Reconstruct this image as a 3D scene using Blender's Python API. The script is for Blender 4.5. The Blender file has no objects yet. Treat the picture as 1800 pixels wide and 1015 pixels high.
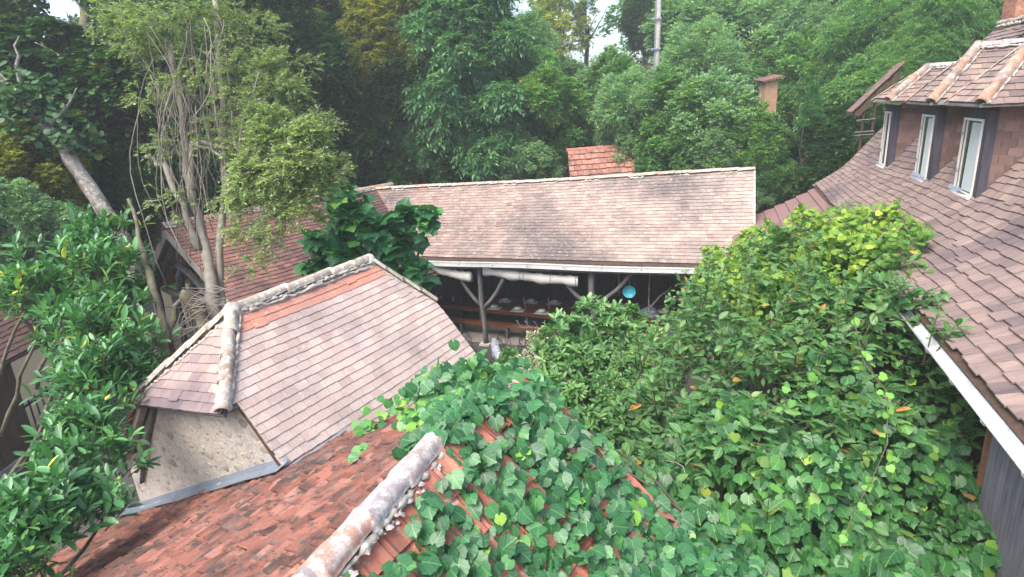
import bpy, math, random
import numpy as np
from mathutils import Matrix, Vector
rnd = random.Random(7); rg = np.random.default_rng(11)
SC = bpy.context.scene; COL = SC.collection
A = lambda *v: np.array(v, float)

# ------------------------------------------------------------------ camera
F_PX, PITCH, ROLL, CAM_Z = 1060.0, math.radians(17.0), math.radians(3.3), 6.9
CAM = A(0, 0, CAM_Z)
_fw = A(0, math.cos(PITCH), -math.sin(PITCH)); _r0 = A(1, 0, 0); _u0 = A(0, math.sin(PITCH), math.cos(PITCH))
_rt = math.cos(ROLL)*_r0 - math.sin(ROLL)*_u0; _up = math.sin(ROLL)*_r0 + math.cos(ROLL)*_u0
cd = bpy.data.cameras.new('camera'); cam = bpy.data.objects.new('camera', cd); COL.objects.link(cam)
cam.matrix_world = Matrix(((_rt[0], _up[0], -_fw[0], 0), (_rt[1], _up[1], -_fw[1], 0), (_rt[2], _up[2], -_fw[2], CAM_Z), (0, 0, 0, 1)))
cd.sensor_width = 36; cd.lens = 36*F_PX/1800; cd.clip_start = .05; cd.clip_end = 900
SC.camera = cam
# ------------------------------------------------------------------ sky, sun, exposure
SUN_EL, SUN_AZ = math.radians(56), math.radians(-140)
w = bpy.data.worlds.new('World'); SC.world = w; w.use_nodes = True
nt = w.node_tree; bg = nt.nodes['Background']; sky = nt.nodes.new('ShaderNodeTexSky'); sky.sky_type = 'NISHITA'
sky.sun_disc = False; sky.sun_elevation = SUN_EL; sky.sun_rotation = SUN_AZ; sky.air_density = 1.0; sky.dust_density = 4.0; sky.ozone_density = 1.0
nt.links.new(sky.outputs[0], bg.inputs[0]); bg.inputs[1].default_value = 0.15
sl = bpy.data.lights.new('sun', 'SUN'); sl.energy = 1.3; sl.angle = math.radians(36); sl.color = (1, .975, .945)
so = bpy.data.objects.new('sun', sl); COL.objects.link(so)
sd = Vector((math.sin(SUN_AZ)*math.cos(SUN_EL), math.cos(SUN_AZ)*math.cos(SUN_EL), math.sin(SUN_EL)))
so.rotation_euler = sd.to_track_quat('Z', 'Y').to_euler()
SC.view_settings.view_transform = 'Standard'; SC.view_settings.look = 'None'; SC.view_settings.gamma = 1
SC.view_settings.exposure = 1.68; SC.view_settings.use_curve_mapping = False
SC.render.engine = 'CYCLES'
try:
    SC.cycles.max_bounces = 6; SC.cycles.diffuse_bounces = 3; SC.cycles.glossy_bounces = 2; SC.cycles.transmission_bounces = 3; SC.cycles.transparent_max_bounces = 4
except Exception: pass

# ------------------------------------------------------------------ places
def ray(x, y): return _fw + _rt*(x-900)/F_PX + _up*(507.5-y)/F_PX
def atz(x, y, z): d = ray(x, y); return CAM + d*(z-CAM_Z)/d[2]
def atd(x, y, D): return CAM + ray(x, y)*D
def onplane(x, y, p0, n): d = ray(x, y); return CAM + d*((np.asarray(p0)-CAM)@n)/(d@n)
def nrm(v): v = np.asarray(v, float); return v/(np.linalg.norm(v, axis=-1, keepdims=True)+1e-9)

# ------------------------------------------------------------------ materials
def lin(c): return tuple(((v/255)/12.92 if v/255 <= .04045 else ((v/255+.055)/1.055)**2.4) for v in c)
class N:
    def __init__(s, name):
        s.m = bpy.data.materials.new(name); s.m.use_nodes = True; s.t = s.m.node_tree; s.b = s.t.nodes['Principled BSDF']; s.out = s.t.nodes['Material Output']
    def n(s, k, **kw):
        o = s.t.nodes.new('ShaderNode'+k)
        for a, v in kw.items():
            if a.startswith('i_'): o.inputs[int(a[2:])].default_value = v
            else: setattr(o, a, v)
        return o
    def l(s, a, b): s.t.links.new(a, b)
    def noise(s, scale, detail=4, vec=None, rough=.55):
        o = s.n('TexNoise'); o.inputs['Scale'].default_value = scale; o.inputs['Detail'].default_value = detail; o.inputs['Roughness'].default_value = rough
        if vec is not None: s.l(vec, o.inputs['Vector'])
        return o.outputs[0]
    def ramp(s, fac, stops, interp='LINEAR'):
        o = s.n('ValToRGB'); cr = o.color_ramp; cr.interpolation = interp
        while len(cr.elements) < len(stops): cr.elements.new(.5)
        for e, (p, c) in zip(cr.elements, stops): e.position = p; e.color = (*c, 1) if len(c) == 3 else c
        s.l(fac, o.inputs[0]); return o.outputs[0]
    def mix(s, fac, a, b, mode='MIX'):
        o = s.n('MixRGB', blend_type=mode)
        for i, v in enumerate((fac, a, b)):
            if hasattr(v, 'links'): s.l(v, o.inputs[i])
            else: o.inputs[i].default_value = v if i == 0 else ((*v, 1) if len(v) == 3 else v)
        return o.outputs[0]
    def math(s, op, a, b=0.0):
        o = s.n('Math', operation=op)
        for i, v in enumerate((a, b)):
            if hasattr(v, 'links'): s.l(v, o.inputs[i])
            else: o.inputs[i].default_value = v
        return o.outputs[0]
    def pos(s): return s.n('NewGeometry').outputs['Position']
    def tint(s):
        a = s.n('Attribute', attribute_name='tint'); o = s.n('ObjectInfo'); sp = s.n('SeparateColor'); s.l(o.outputs['Color'], sp.inputs[0])
        return s.math('ADD', a.outputs['Fac'], sp.outputs[0])
    def bump(s, h, strength=.4, dist=.02):
        o = s.n('Bump'); o.inputs['Strength'].default_value = strength; o.inputs['Distance'].default_value = dist
        s.l(h, o.inputs['Height']); s.l(o.outputs[0], s.b.inputs['Normal'])
    def fin(s, col=None, rough=.8, metal=0, spec=.3):
        if col is not None:
            if hasattr(col, 'links'): s.l(col, s.b.inputs['Base Color'])
            else: s.b.inputs['Base Color'].default_value = (*col, 1)
        s.b.inputs['Roughness'].default_value = rough; s.b.inputs['Metallic'].default_value = metal; s.b.inputs['Specular IOR Level'].default_value = spec
        return s.m

def tile_mat(name, stops, blotch, blotch_amt, blotch_scale=1.2, lichen=None, lich_th=.62, moss=None, moss_th=.66, grain=40, rough=.85):
    k = N(name); p = k.pos(); t = k.tint()
    c = k.ramp(t, stops)
    n1 = k.noise(blotch_scale, 5, p, .6)
    f = k.ramp(n1, [(.48, (0, 0, 0)), (.68, (1, 1, 1))]); f = k.math('MULTIPLY', f, blotch_amt)
    c = k.mix(f, c, blotch)
    if lichen:
        n2 = k.noise(11, 6, p, .7); f2 = k.ramp(n2, [(lich_th-.06, (0, 0, 0)), (lich_th+.05, (1, 1, 1))]); c = k.mix(k.math('MULTIPLY', f2, .75), c, lichen)
    if moss:
        n3 = k.noise(5.5, 6, p, .75); f3 = k.ramp(n3, [(moss_th-.05, (0, 0, 0)), (moss_th+.05, (1, 1, 1))]); c = k.mix(k.math('MULTIPLY', f3, .85), c, moss)
    g = k.noise(grain, 5, p, .7); c = k.mix(.55, c, k.ramp(g, [(.2, (.55, .55, .55)), (.8, (1.25, 1.25, 1.25))]), 'MULTIPLY')
    k.bump(g, .35, .008); return k.fin(c, rough)

M = {}
M['tile_pale'] = tile_mat('pale pink clay tile', [(0, (.265, .18, .15)), (.3, (.37, .268, .23)), (.6, (.455, .352, .305)), (.86, (.51, .425, .37)), (.90, (.44, .19, .13)), (1, (.48, .22, .155))], (.20, .165, .16), .45, 1.3, (.5, .46, .41), .64)
M['tile_barn'] = tile_mat('weathered pink barn tile', [(0, (.175, .115, .098)), (.35, (.255, .18, .152)), (.7, (.335, .26, .222)), (1, (.41, .355, .305))], (.09, .08, .08), .8, .55, (.42, .41, .35), .62)
M['tile_orange'] = tile_mat('old orange clay tile', [(0, (.17, .06, .04)), (.35, (.35, .115, .07)), (.7, (.46, .17, .105)), (1, (.50, .25, .17))], (.10, .065, .05), .75, 1.6, (.27, .22, .20), .64, (.055, .05, .035), .60, 30)
M['tile_rough'] = tile_mat('rough lichened red clay tile', [(0, (.085, .035, .026)), (.35, (.19, .068, .045)), (.7, (.275, .105, .072)), (1, (.33, .165, .125))], (.055, .04, .034), .85, 1.5, (.21, .175, .15), .57, (.035, .03, .024), .54, 30)
M['tile_roman'] = tile_mat('orange roman tile', [(0, (.22, .085, .06)), (1, (.36, .16, .11))], (.12, .085, .065), .7, 2.2, (.30, .28, .24), .58)
M['tile_brown'] = tile_mat('brown and mauve tile', [(0, (.115, .085, .09)), (.3, (.19, .145, .145)), (.6, (.28, .205, .185)), (.85, (.36, .265, .225)), (1, (.42, .33, .27))], (.075, .06, .075), .75, .75, (.36, .33, .29), .70)
_k = N('streaked brown and mauve tile'); _p = _k.pos(); _mp = _k.n('Mapping'); _k.l(_p, _mp.inputs[0]); _mp.inputs['Rotation'].default_value = (0, 0, math.radians(19.6)); _mp.inputs['Scale'].default_value = (1.1, 11, 1.1)
_c = _k.ramp(_k.tint(), [(0, (.10, .074, .070)), (.35, (.17, .125, .112)), (.65, (.24, .175, .148)), (1, (.31, .23, .185))])
_c = _k.mix(.75, _c, _k.ramp(_k.noise(1.0, 4, _mp.outputs[0], .6), [(.28, (.62, .60, .66)), (.5, (1, 1, 1)), (.72, (1.28, 1.26, 1.22))]), 'MULTIPLY')
_c = _k.mix(_k.ramp(_k.noise(.55, 4, _p, .6), [(.5, (0, 0, 0)), (.68, (.65, .65, .65))]), _c, (.06, .048, .062)); _g = _k.noise(45, 5, _p, .7); _c = _k.mix(.5, _c, _k.ramp(_g, [(.2, (.55, .55, .55)), (.8, (1.25, 1.25, 1.25))]), 'MULTIPLY'); _k.bump(_g, .35, .008)
M['tile_sweep'] = _k.fin(_c, .85)
M['tile_dark'] = tile_mat('dark red shed tile', [(0, (.09, .05, .045)), (.4, (.16, .08, .068)), (.75, (.24, .12, .095)), (1, (.32, .13, .09))], (.055, .045, .045), .8, .8, (.2, .19, .16), .68)
M['tile_hung'] = tile_mat('hung wall tile', [(0, (.10, .065, .058)), (.5, (.15, .095, .08)), (1, (.20, .13, .11))], (.14, .09, .085), .5, 3, None)
M['tile_red'] = tile_mat('new red roman tile', [(0, (.34, .10, .06)), (1, (.50, .20, .13))], (.12, .09, .07), .6, 2.5, (.42, .4, .34), .62)
M['ridge'] = tile_mat('lichen covered ridge tile', [(0, (.30, .25, .20)), (.5, (.38, .33, .27)), (1, (.36, .20, .13))], (.15, .14, .12), .6, 3.0, (.55, .53, .47), .55)
M['ridge_old'] = tile_mat('grey purple lichen ridge tile', [(0, (.27, .235, .235)), (.6, (.33, .27, .25)), (1, (.38, .2, .13))], (.12, .105, .10), .8, 3.0, (.50, .48, .46), .52, (.05, .05, .045), .64)
M['ridge_orange'] = tile_mat('orange lichen ridge tile', [(0, (.25, .20, .17)), (.5, (.30, .22, .18)), (1, (.34, .19, .13))], (.13, .115, .115), .85, 4, (.44, .40, .34), .58)
M['mortar'] = tile_mat('lime mortar', [(0, (.36, .33, .27)), (1, (.5, .46, .4))], (.2, .18, .15), .7, 3, (.6, .58, .52), .6)
def flat(name, c, rough=.7, metal=0, spec=.3, var=.35, scale=8, bump=.15):
    k = N(name); p = k.pos(); n = k.noise(scale, 6, p, .65)
    lo = tuple(v*(1-var) for v in c); hi = tuple(min(1, v*(1+var)) for v in c)
    k.bump(n, bump, .01); return k.fin(k.ramp(n, [(.25, lo), (.75, hi)]), rough, metal, spec)
def wood(name, c1, c2, scale=14, stretch=(1, 1, .07), rough=.8):
    k = N(name); mp = k.n('Mapping'); k.l(k.pos(), mp.inputs[0]); mp.inputs['Scale'].default_value = stretch
    n = k.noise(scale, 8, mp.outputs[0], .75); n2 = k.noise(1.7, 3, k.pos())
    c = k.ramp(n, [(.3, c1), (.7, c2)]); c = k.mix(.5, c, k.ramp(n2, [(.3, (.6, .6, .6)), (.7, (1.2, 1.2, 1.2))]), 'MULTIPLY')
    k.bump(n, .5, .01); return k.fin(c, rough)
M['wood_grey'] = wood('weathered grey wood', (.05, .047, .045), (.20, .185, .17))
M['wood_plank'] = wood('blue grey planking', (.07, .068, .08), (.25, .235, .26), 22, (1, 1, .05))
M['wood_dark'] = wood('dark brown wood', (.03, .02, .014), (.10, .062, .04))
M['wood_brown'] = wood('brown door wood', (.06, .035, .022), (.14, .075, .045))
M['wood_table'] = wood('varnished red brown wood', (.10, .035, .015), (.20, .075, .032), 10, (.12, 1, 1), .4)
M['wood_fascia'] = wood('pale grey bargeboard', (.24, .225, .20), (.42, .40, .37))
M['bark'] = tile_mat('mottled grey bark', [(0, (.15, .13, .11)), (1, (.24, .21, .185))], (.05, .04, .033), .9, 6, (.42, .43, .42), .56, (.06, .07, .03), .6)
M['bark_moss'] = tile_mat('mossy brown bark', [(0, (.12, .10, .075)), (1, (.2, .165, .125))], (.05, .045, .03), .8, 5, (.27, .26, .22), .62, (.09, .10, .03), .55)
M['liana'] = flat('grey liana stem', (.20, .18, .15), .85)
M['liana_dark'] = flat('brown liana stem', (.13, .115, .09), .85)
M['stem'] = flat('brown green stem', (.10, .085, .05), .8)
M['stem_dark'] = flat('dark branch bark', (.055, .045, .035), .85)
M['zinc'] = flat('blue grey zinc', (.20, .235, .285), .42, .35, .5, .3, 5)
M['gutter'] = tile_mat('stained white gutter paint', [(0, (.56, .56, .54)), (1, (.62, .62, .60))], (.42, .42, .39), .6, 3, (.30, .29, .26), .66, (.2, .19, .16), .70, 25, .45)
M['lead'] = flat('pale blue lead flashing', (.24, .27, .33), .5, .2, .4, .2, 9)
M['iron'] = flat('dark iron', (.03, .026, .024), .5, .5)
M['ground'] = tile_mat('earth', [(0, (.07, .06, .045)), (1, (.13, .11, .085))], (.045, .06, .025), .9, .8)
M['path'] = flat('grey courtyard gravel', (.06, .055, .05), .95, var=.4, scale=20)
M['floor'] = flat('stone barn floor', (.20, .175, .15), .85, var=.3, scale=2)
M['canvas'] = flat('cream canvas', (.52, .50, .46), .85, var=.12, scale=6)
M['china'] = flat('grey green glazed china', (.70, .74, .70), .25, 0, .5, .08)
M['mat_cloth'] = flat('pale table mat', (.55, .56, .52), .9)
M['napkin'] = flat('pink napkin', (.70, .34, .45), .9)
M['card'] = flat('lilac card', (.42, .36, .62), .7)
M['blue_glass'] = flat('dark blue glass', (.02, .03, .12), .15, 0, .6)
M['blue_bowl'] = tile_mat('turquoise enamel', [(0, (.03, .30, .40)), (1, (.05, .38, .45))], (.10, .5, .52), .9, 14, None, rough=.3)
M['pot'] = flat('blackened iron pot', (.08, .075, .08), .5, .3)
M['rope'] = flat('jute rope', (.22, .18, .13), .95)
M['foil'] = tile_mat('silver mottled bark', [(0, (.35, .36, .38)), (1, (.45, .46, .48))], (.08, .08, .09), .9, 12, (.7, .7, .72), .55)
M['cloth_white'] = flat('crumpled pale cloth', (.42, .44, .50), .9)
M['barrel'] = flat('blue grey barrel', (.075, .10, .15), .6)
M['net'] = flat('grey wicker', (.10, .10, .095), .9, scale=40)
M['terracotta'] = flat('peach plaster', (.33, .20, .13), .9, var=.2)
M['brick'] = tile_mat('orange brick', [(0, (.34, .14, .085)), (1, (.50, .24, .15))], (.2, .13, .1), .6, 4, None)
M['plaster'] = None
M['white_paint'] = flat('white window paint', (.60, .58, .53), .6, var=.12)
M['black_board'] = wood('tarred board', (.018, .016, .022), (.085, .08, .10), 12)
M['curtain'] = flat('white net curtain', (.36, .40, .40), .9, var=.08)
M['red_sheet'] = tile_mat('red ridged sheet', [(0, (.17, .10, .095)), (1, (.23, .135, .125))], (.15, .10, .08), .5, 2, None)
M['concrete_pole'] = flat('grey concrete pole', (.33, .31, .28), .9)
M['berry'] = flat('red berry', (.4, .02, .02), .4)
M['flower'] = flat('pale violet petal', (.50, .44, .66), .7)
k = N('glass'); k.fin((.03, .035, .035), .08, 0, .6); M['glass'] = k.m
# rubble plaster
k = N('lime render over rubble'); p = k.pos(); n1 = k.noise(2.2, 6, p, .7); n2 = k.noise(18, 5, p, .7); sx = k.n('SeparateXYZ'); k.l(p, sx.inputs[0])
c = k.ramp(n2, [(.3, (.33, .295, .25)), (.7, (.48, .435, .38))]); c = k.mix(k.ramp(n1, [(.5, (0, 0, 0)), (.66, (.8, .8, .8))]), c, (.27, .25, .23))
n3 = k.noise(7, 6, p, .75); c = k.mix(k.ramp(n3, [(.57, (0, 0, 0)), (.66, (.9, .9, .9))]), c, (.20, .19, .185)); k.bump(n2, .7, .03); M['plaster'] = k.fin(c, .9)
M['stone'] = tile_mat('field stone', [(0, (.24, .195, .155)), (1, (.42, .365, .31))], (.22, .19, .165), .6, 6, None)

def leaf_mat(name, stops, rough=.5, trans=.35, spec=.35, vein=0.0, fuzz=0):
    k = N(name); t = k.tint(); oi = k.n('ObjectInfo')
    t = k.math('ADD', t, k.math('MULTIPLY', k.math('SUBTRACT', oi.outputs['Random'], .5), .10))
    n = k.noise(.9, 3, k.pos()); t = k.math('ADD', t, k.math('MULTIPLY', k.math('SUBTRACT', n, .5), .45))
    c = k.ramp(t, stops)
    if vein:
        a = k.n('Attribute', attribute_name='lp'); s = k.n('SeparateXYZ'); k.l(a.outputs['Vector'], s.inputs[0])
        ax = k.math('ABSOLUTE', s.outputs[0]); v = k.math('SUBTRACT', s.outputs[1], k.math('MULTIPLY', ax, .9))
        fr = k.math('ABSOLUTE', k.math('SUBTRACT', k.math('FRACT', k.math('MULTIPLY', v, 4.0)), .5))
        line = k.math('MAXIMUM', k.math('MULTIPLY', k.math('LESS_THAN', fr, .05), .5), k.math('LESS_THAN', ax, .022))
        gn = k.math('GREATER_THAN', k.math('ADD', ax, k.math('ABSOLUTE', s.outputs[1])), .0001)
        c = k.mix(k.math('MULTIPLY', k.math('MULTIPLY', line, gn), vein), c, tuple(min(1, v*2.0+.02) for v in stops[len(stops)//2][1]))
    k.fin(c, rough, 0, spec)
    tr = k.n('BsdfTranslucent'); k.l(k.mix(1.0, c, (1.3, 1.5, .6), 'MULTIPLY'), tr.inputs[0])
    ms = k.n('MixShader'); ms.inputs[0].default_value = trans; k.l(k.b.outputs[0], ms.inputs[1]); k.l(tr.outputs[0], ms.inputs[2]); k.l(ms.outputs[0], k.out.inputs[0])
    return k.m
M['leaf_vine'] = leaf_mat('grapevine leaf', [(0, (0.02, 0.083, 0.033)), (0.4, (0.039, 0.149, 0.055)), (0.7, (0.072, 0.22, 0.061)), (0.9, (0.165, 0.352, 0.044)), (.985, (.28, .34, .05)), (1, (.30, .19, .07))], .42, .18, .45, .25)
M['leaf_vine_bright'] = leaf_mat('bright grapevine leaf', [(0, (.023, .085, .028)), (.4, (.047, .155, .048)), (.7, (.085, .235, .055)), (.9, (.185, .36, .042)), (.985, (.30, .34, .05)), (1, (.30, .19, .07))], .42, .22, .42, .25)
M['leaf_pointed'] = leaf_mat('medlar shrub leaf', [(0, (.032, .095, .032)), (.5, (.072, .19, .062)), (.85, (.145, .28, .075)), (.95, (.2, .28, .05)), (.965, (.45, .24, .04)), (1, (.5, .22, .05))], .45, .3, .4, .35)
M['leaf_lime'] = leaf_mat('yellow green vine leaf', [(0, (0.069, 0.161, 0.034)), (0.4, (0.149, 0.276, 0.046)), (0.75, (0.287, 0.402, 0.052)), (1, (0.483, 0.483, 0.057))], .5, .4, .3)
M['leaf_laurel'] = leaf_mat('cherry laurel leaf', [(0, (0.029, 0.101, 0.036)), (0.5, (0.071, 0.216, 0.071)), (0.85, (0.144, 0.345, 0.101)), (0.97, (0.23, 0.431, 0.086)), (1, (0.646, 0.575, 0.071))], .35, .25, .5)
M['leaf_aucuba'] = leaf_mat('aucuba leaf', [(0, (0.028, 0.09, 0.03)), (0.45, (0.081, 0.2, 0.05)), (0.8, (0.162, 0.31, 0.085)), (1, (0.314, 0.42, 0.17))], .4, .25, .45)
M['leaf_fig'] = leaf_mat('broad fig leaf', [(0, (0.016, 0.075, 0.033)), (0.5, (0.033, 0.144, 0.05)), (0.85, (0.078, 0.263, 0.05)), (1, (0.182, 0.375, 0.055))], .4, .25, .45, .3)
M['leaf_pale'] = leaf_mat('pale yellow green leaflets', [(0, (0.109, 0.159, 0.062)), (0.5, (0.231, 0.317, 0.126)), (1, (0.389, 0.476, 0.215))], .6, .4, .25)
M['leaf_variegated'] = leaf_mat('cream edged leaf', [(0, (.16, .20, .09)), (.5, (.36, .40, .22)), (1, (.55, .57, .38))], .5, .25)
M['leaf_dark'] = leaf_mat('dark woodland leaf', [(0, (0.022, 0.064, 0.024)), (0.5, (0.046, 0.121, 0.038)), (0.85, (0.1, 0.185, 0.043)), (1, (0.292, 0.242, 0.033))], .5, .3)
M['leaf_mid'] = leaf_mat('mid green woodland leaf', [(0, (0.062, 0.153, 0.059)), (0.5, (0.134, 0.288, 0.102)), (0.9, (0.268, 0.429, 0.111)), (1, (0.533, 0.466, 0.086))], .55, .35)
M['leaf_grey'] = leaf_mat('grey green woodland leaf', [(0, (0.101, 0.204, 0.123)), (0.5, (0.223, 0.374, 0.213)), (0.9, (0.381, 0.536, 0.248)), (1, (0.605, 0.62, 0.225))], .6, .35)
M['leaf_gold'] = leaf_mat('yellowing woodland leaf', [(0, (0.084, 0.108, 0.024)), (0.5, (0.192, 0.216, 0.036)), (0.85, (0.36, 0.324, 0.06)), (1, (0.312, 0.144, 0.036))], .6, .5)
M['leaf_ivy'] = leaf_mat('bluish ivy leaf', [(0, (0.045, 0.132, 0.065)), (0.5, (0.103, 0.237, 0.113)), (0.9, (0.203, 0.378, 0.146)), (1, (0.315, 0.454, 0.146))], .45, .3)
M['leaf_sunlit'] = leaf_mat('sunlit yellow green leaf', [(0, (.20, .24, .04)), (.5, (.38, .42, .07)), (1, (.55, .50, .10))], .6, .6)  # sunlight on the far trees is put into this leaf colour
M['leaf_conifer'] = leaf_mat('bright fine needles', [(0, (.035, .12, .045)), (.6, (.08, .21, .08)), (1, (.13, .27, .08))], .7, .35)

# ------------------------------------------------------------------ objects
def finish(o, parent=None, label=None, cat=None, group=None, kind=None):
    if parent is not None:
        o.parent = parent
        if parent.type == 'EMPTY': o.matrix_parent_inverse = Matrix.Translation(-Vector(parent.location))
    if label: o['label'] = label
    if cat: o['category'] = cat
    if group: o['group'] = group
    if kind: o['kind'] = kind
    return o
def empty(name, loc, label, cat, group=None):
    o = bpy.data.objects.new(name, None); COL.objects.link(o); o.location = Vector(loc); o.empty_display_size = .2
    return finish(o, None, label, cat, group)
def mesh_np(name, V, T, tint=None, lp=None, smooth=False):
    me = bpy.data.meshes.new(name); V = np.asarray(V, np.float32); T = np.asarray(T, np.int32); k = T.shape[1]
    me.vertices.add(len(V)); me.vertices.foreach_set('co', V.ravel())
    me.loops.add(T.size); me.loops.foreach_set('vertex_index', T.ravel())
    me.polygons.add(len(T)); me.polygons.foreach_set('loop_start', np.arange(0, T.size, k, dtype=np.int32))
    try: me.polygons.foreach_set('loop_total', np.full(len(T), k, np.int32))
    except Exception: pass
    if smooth: me.polygons.foreach_set('use_smooth', np.ones(len(T), bool))
    if tint is not None: me.attributes.new('tint', 'FLOAT', 'FACE').data.foreach_set('value', np.asarray(tint, np.float32))
    if lp is not None: me.attributes.new('lp', 'FLOAT_VECTOR', 'POINT').data.foreach_set('vector', np.asarray(lp, np.float32).ravel())
    me.update(calc_edges=True); return me
def link(name, me, mat, parent=None, **kw):
    if mat is not None and len(me.materials) == 0: me.materials.append(mat)
    o = bpy.data.objects.new(name, me); COL.objects.link(o); o.color = (0, 0, 0, 1)
    return finish(o, parent, **kw)
class MB:
    def __init__(s): s.v = []; s.f = []; s.t = []; s.sm = False
    def poly(s, pts, faces, tint=.5):
        b = len(s.v); s.v += [tuple(map(float, p)) for p in pts]
        s.f += [tuple(b+i for i in f) for f in faces]; s.t += [tint]*len(faces)
    def box(s, o, X, Y, Z, tint=.5):   # o corner, X,Y,Z edge vectors
        o, X, Y, Z = map(np.asarray, (o, X, Y, Z))
        p = [o, o+X, o+X+Y, o+Y, o+Z, o+X+Z, o+X+Y+Z, o+Y+Z]
        s.poly(p, [(0, 3, 2, 1), (4, 5, 6, 7), (0, 1, 5, 4), (1, 2, 6, 5), (2, 3, 7, 6), (3, 0, 4, 7)], tint)
    def beam(s, a, b, wd, ht, up=(0, 0, 1), tint=.5):
        a, b = np.asarray(a, float), np.asarray(b, float); d = nrm(b-a); x = nrm(np.cross(d, up)); z = np.cross(x, d)
        s.box(a-x*wd/2-z*ht/2, x*wd, b-a, z*ht, tint)
    def tube(s, pts, rad, n=7, tint=.5, cap=True, squash=1.0):
        pts = [np.asarray(p, float) for p in pts]; m = len(pts)
        if not hasattr(rad, '__len__'): rad = [rad]*m
        d0 = nrm(pts[1]-pts[0]); x = nrm(np.cross(d0, (0, 0, 1) if abs(d0[2]) < .9 else (1, 0, 0))); V = []
        for i, p in enumerate(pts):
            d = nrm(pts[min(i+1, m-1)]-pts[max(i-1, 0)]); x = nrm(x-d*(x@d)); y = np.cross(d, x)
            for j in range(n):
                a = 2*math.pi*j/n; V.append(p+rad[i]*(x*math.cos(a)+y*math.sin(a)*squash))
        Fc = [(i*n+j, i*n+(j+1) % n, (i+1)*n+(j+1) % n, (i+1)*n+j) for i in range(m-1) for j in range(n)]
        if cap: Fc += [tuple(range(n-1, -1, -1)), tuple((m-1)*n+j for j in range(n))]
        s.poly(V, Fc, tint)
    def lathe(s, c, prof, n=18, tint=.5, axis=(0, 0, 1)):
        c = np.asarray(c, float); az = nrm(axis); x = nrm(np.cross(az, (0, 1, 0) if abs(az[1]) < .9 else (1, 0, 0))); y = np.cross(az, x); V = []
        for r, h in prof:
            for j in range(n): a = 2*math.pi*j/n; V.append(c+az*h+r*(x*math.cos(a)+y*math.sin(a)))
        s.poly(V, [(i*n+j, i*n+(j+1) % n, (i+1)*n+(j+1) % n, (i+1)*n+j) for i in range(len(prof)-1) for j in range(n)], tint)
    def build(s, name, mat, parent=None, smooth=False, **kw):
        me = bpy.data.meshes.new(name); me.from_pydata(s.v, [], s.f)
        me.attributes.new('tint', 'FLOAT', 'FACE').data.foreach_set('value', np.asarray(s.t, np.float32))
        if smooth: me.polygons.foreach_set('use_smooth', np.ones(len(me.polygons), bool))
        me.update(); return link(name, me, mat, parent, **kw)
def wob(a, b, n, amp, seed=0, sag=0):
    a, b = np.asarray(a, float), np.asarray(b, float); r = random.Random(seed); L = np.linalg.norm(b-a); out = []
    ph = [r.uniform(0, 6) for _ in range(6)]
    for i in range(n+1):
        t = i/n; e = math.sin(math.pi*t)**.5 if 0 < t < 1 else 0
        o = A(math.sin(5*t+ph[0])+.5*math.sin(13*t+ph[1]), math.sin(6*t+ph[2])+.5*math.sin(11*t+ph[3]), math.sin(4*t+ph[4])+.5*math.sin(9*t+ph[5]))*amp*e
        out.append(a+(b-a)*t+o-A(0, 0, sag*4*t*(1-t)))
    return out

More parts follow.
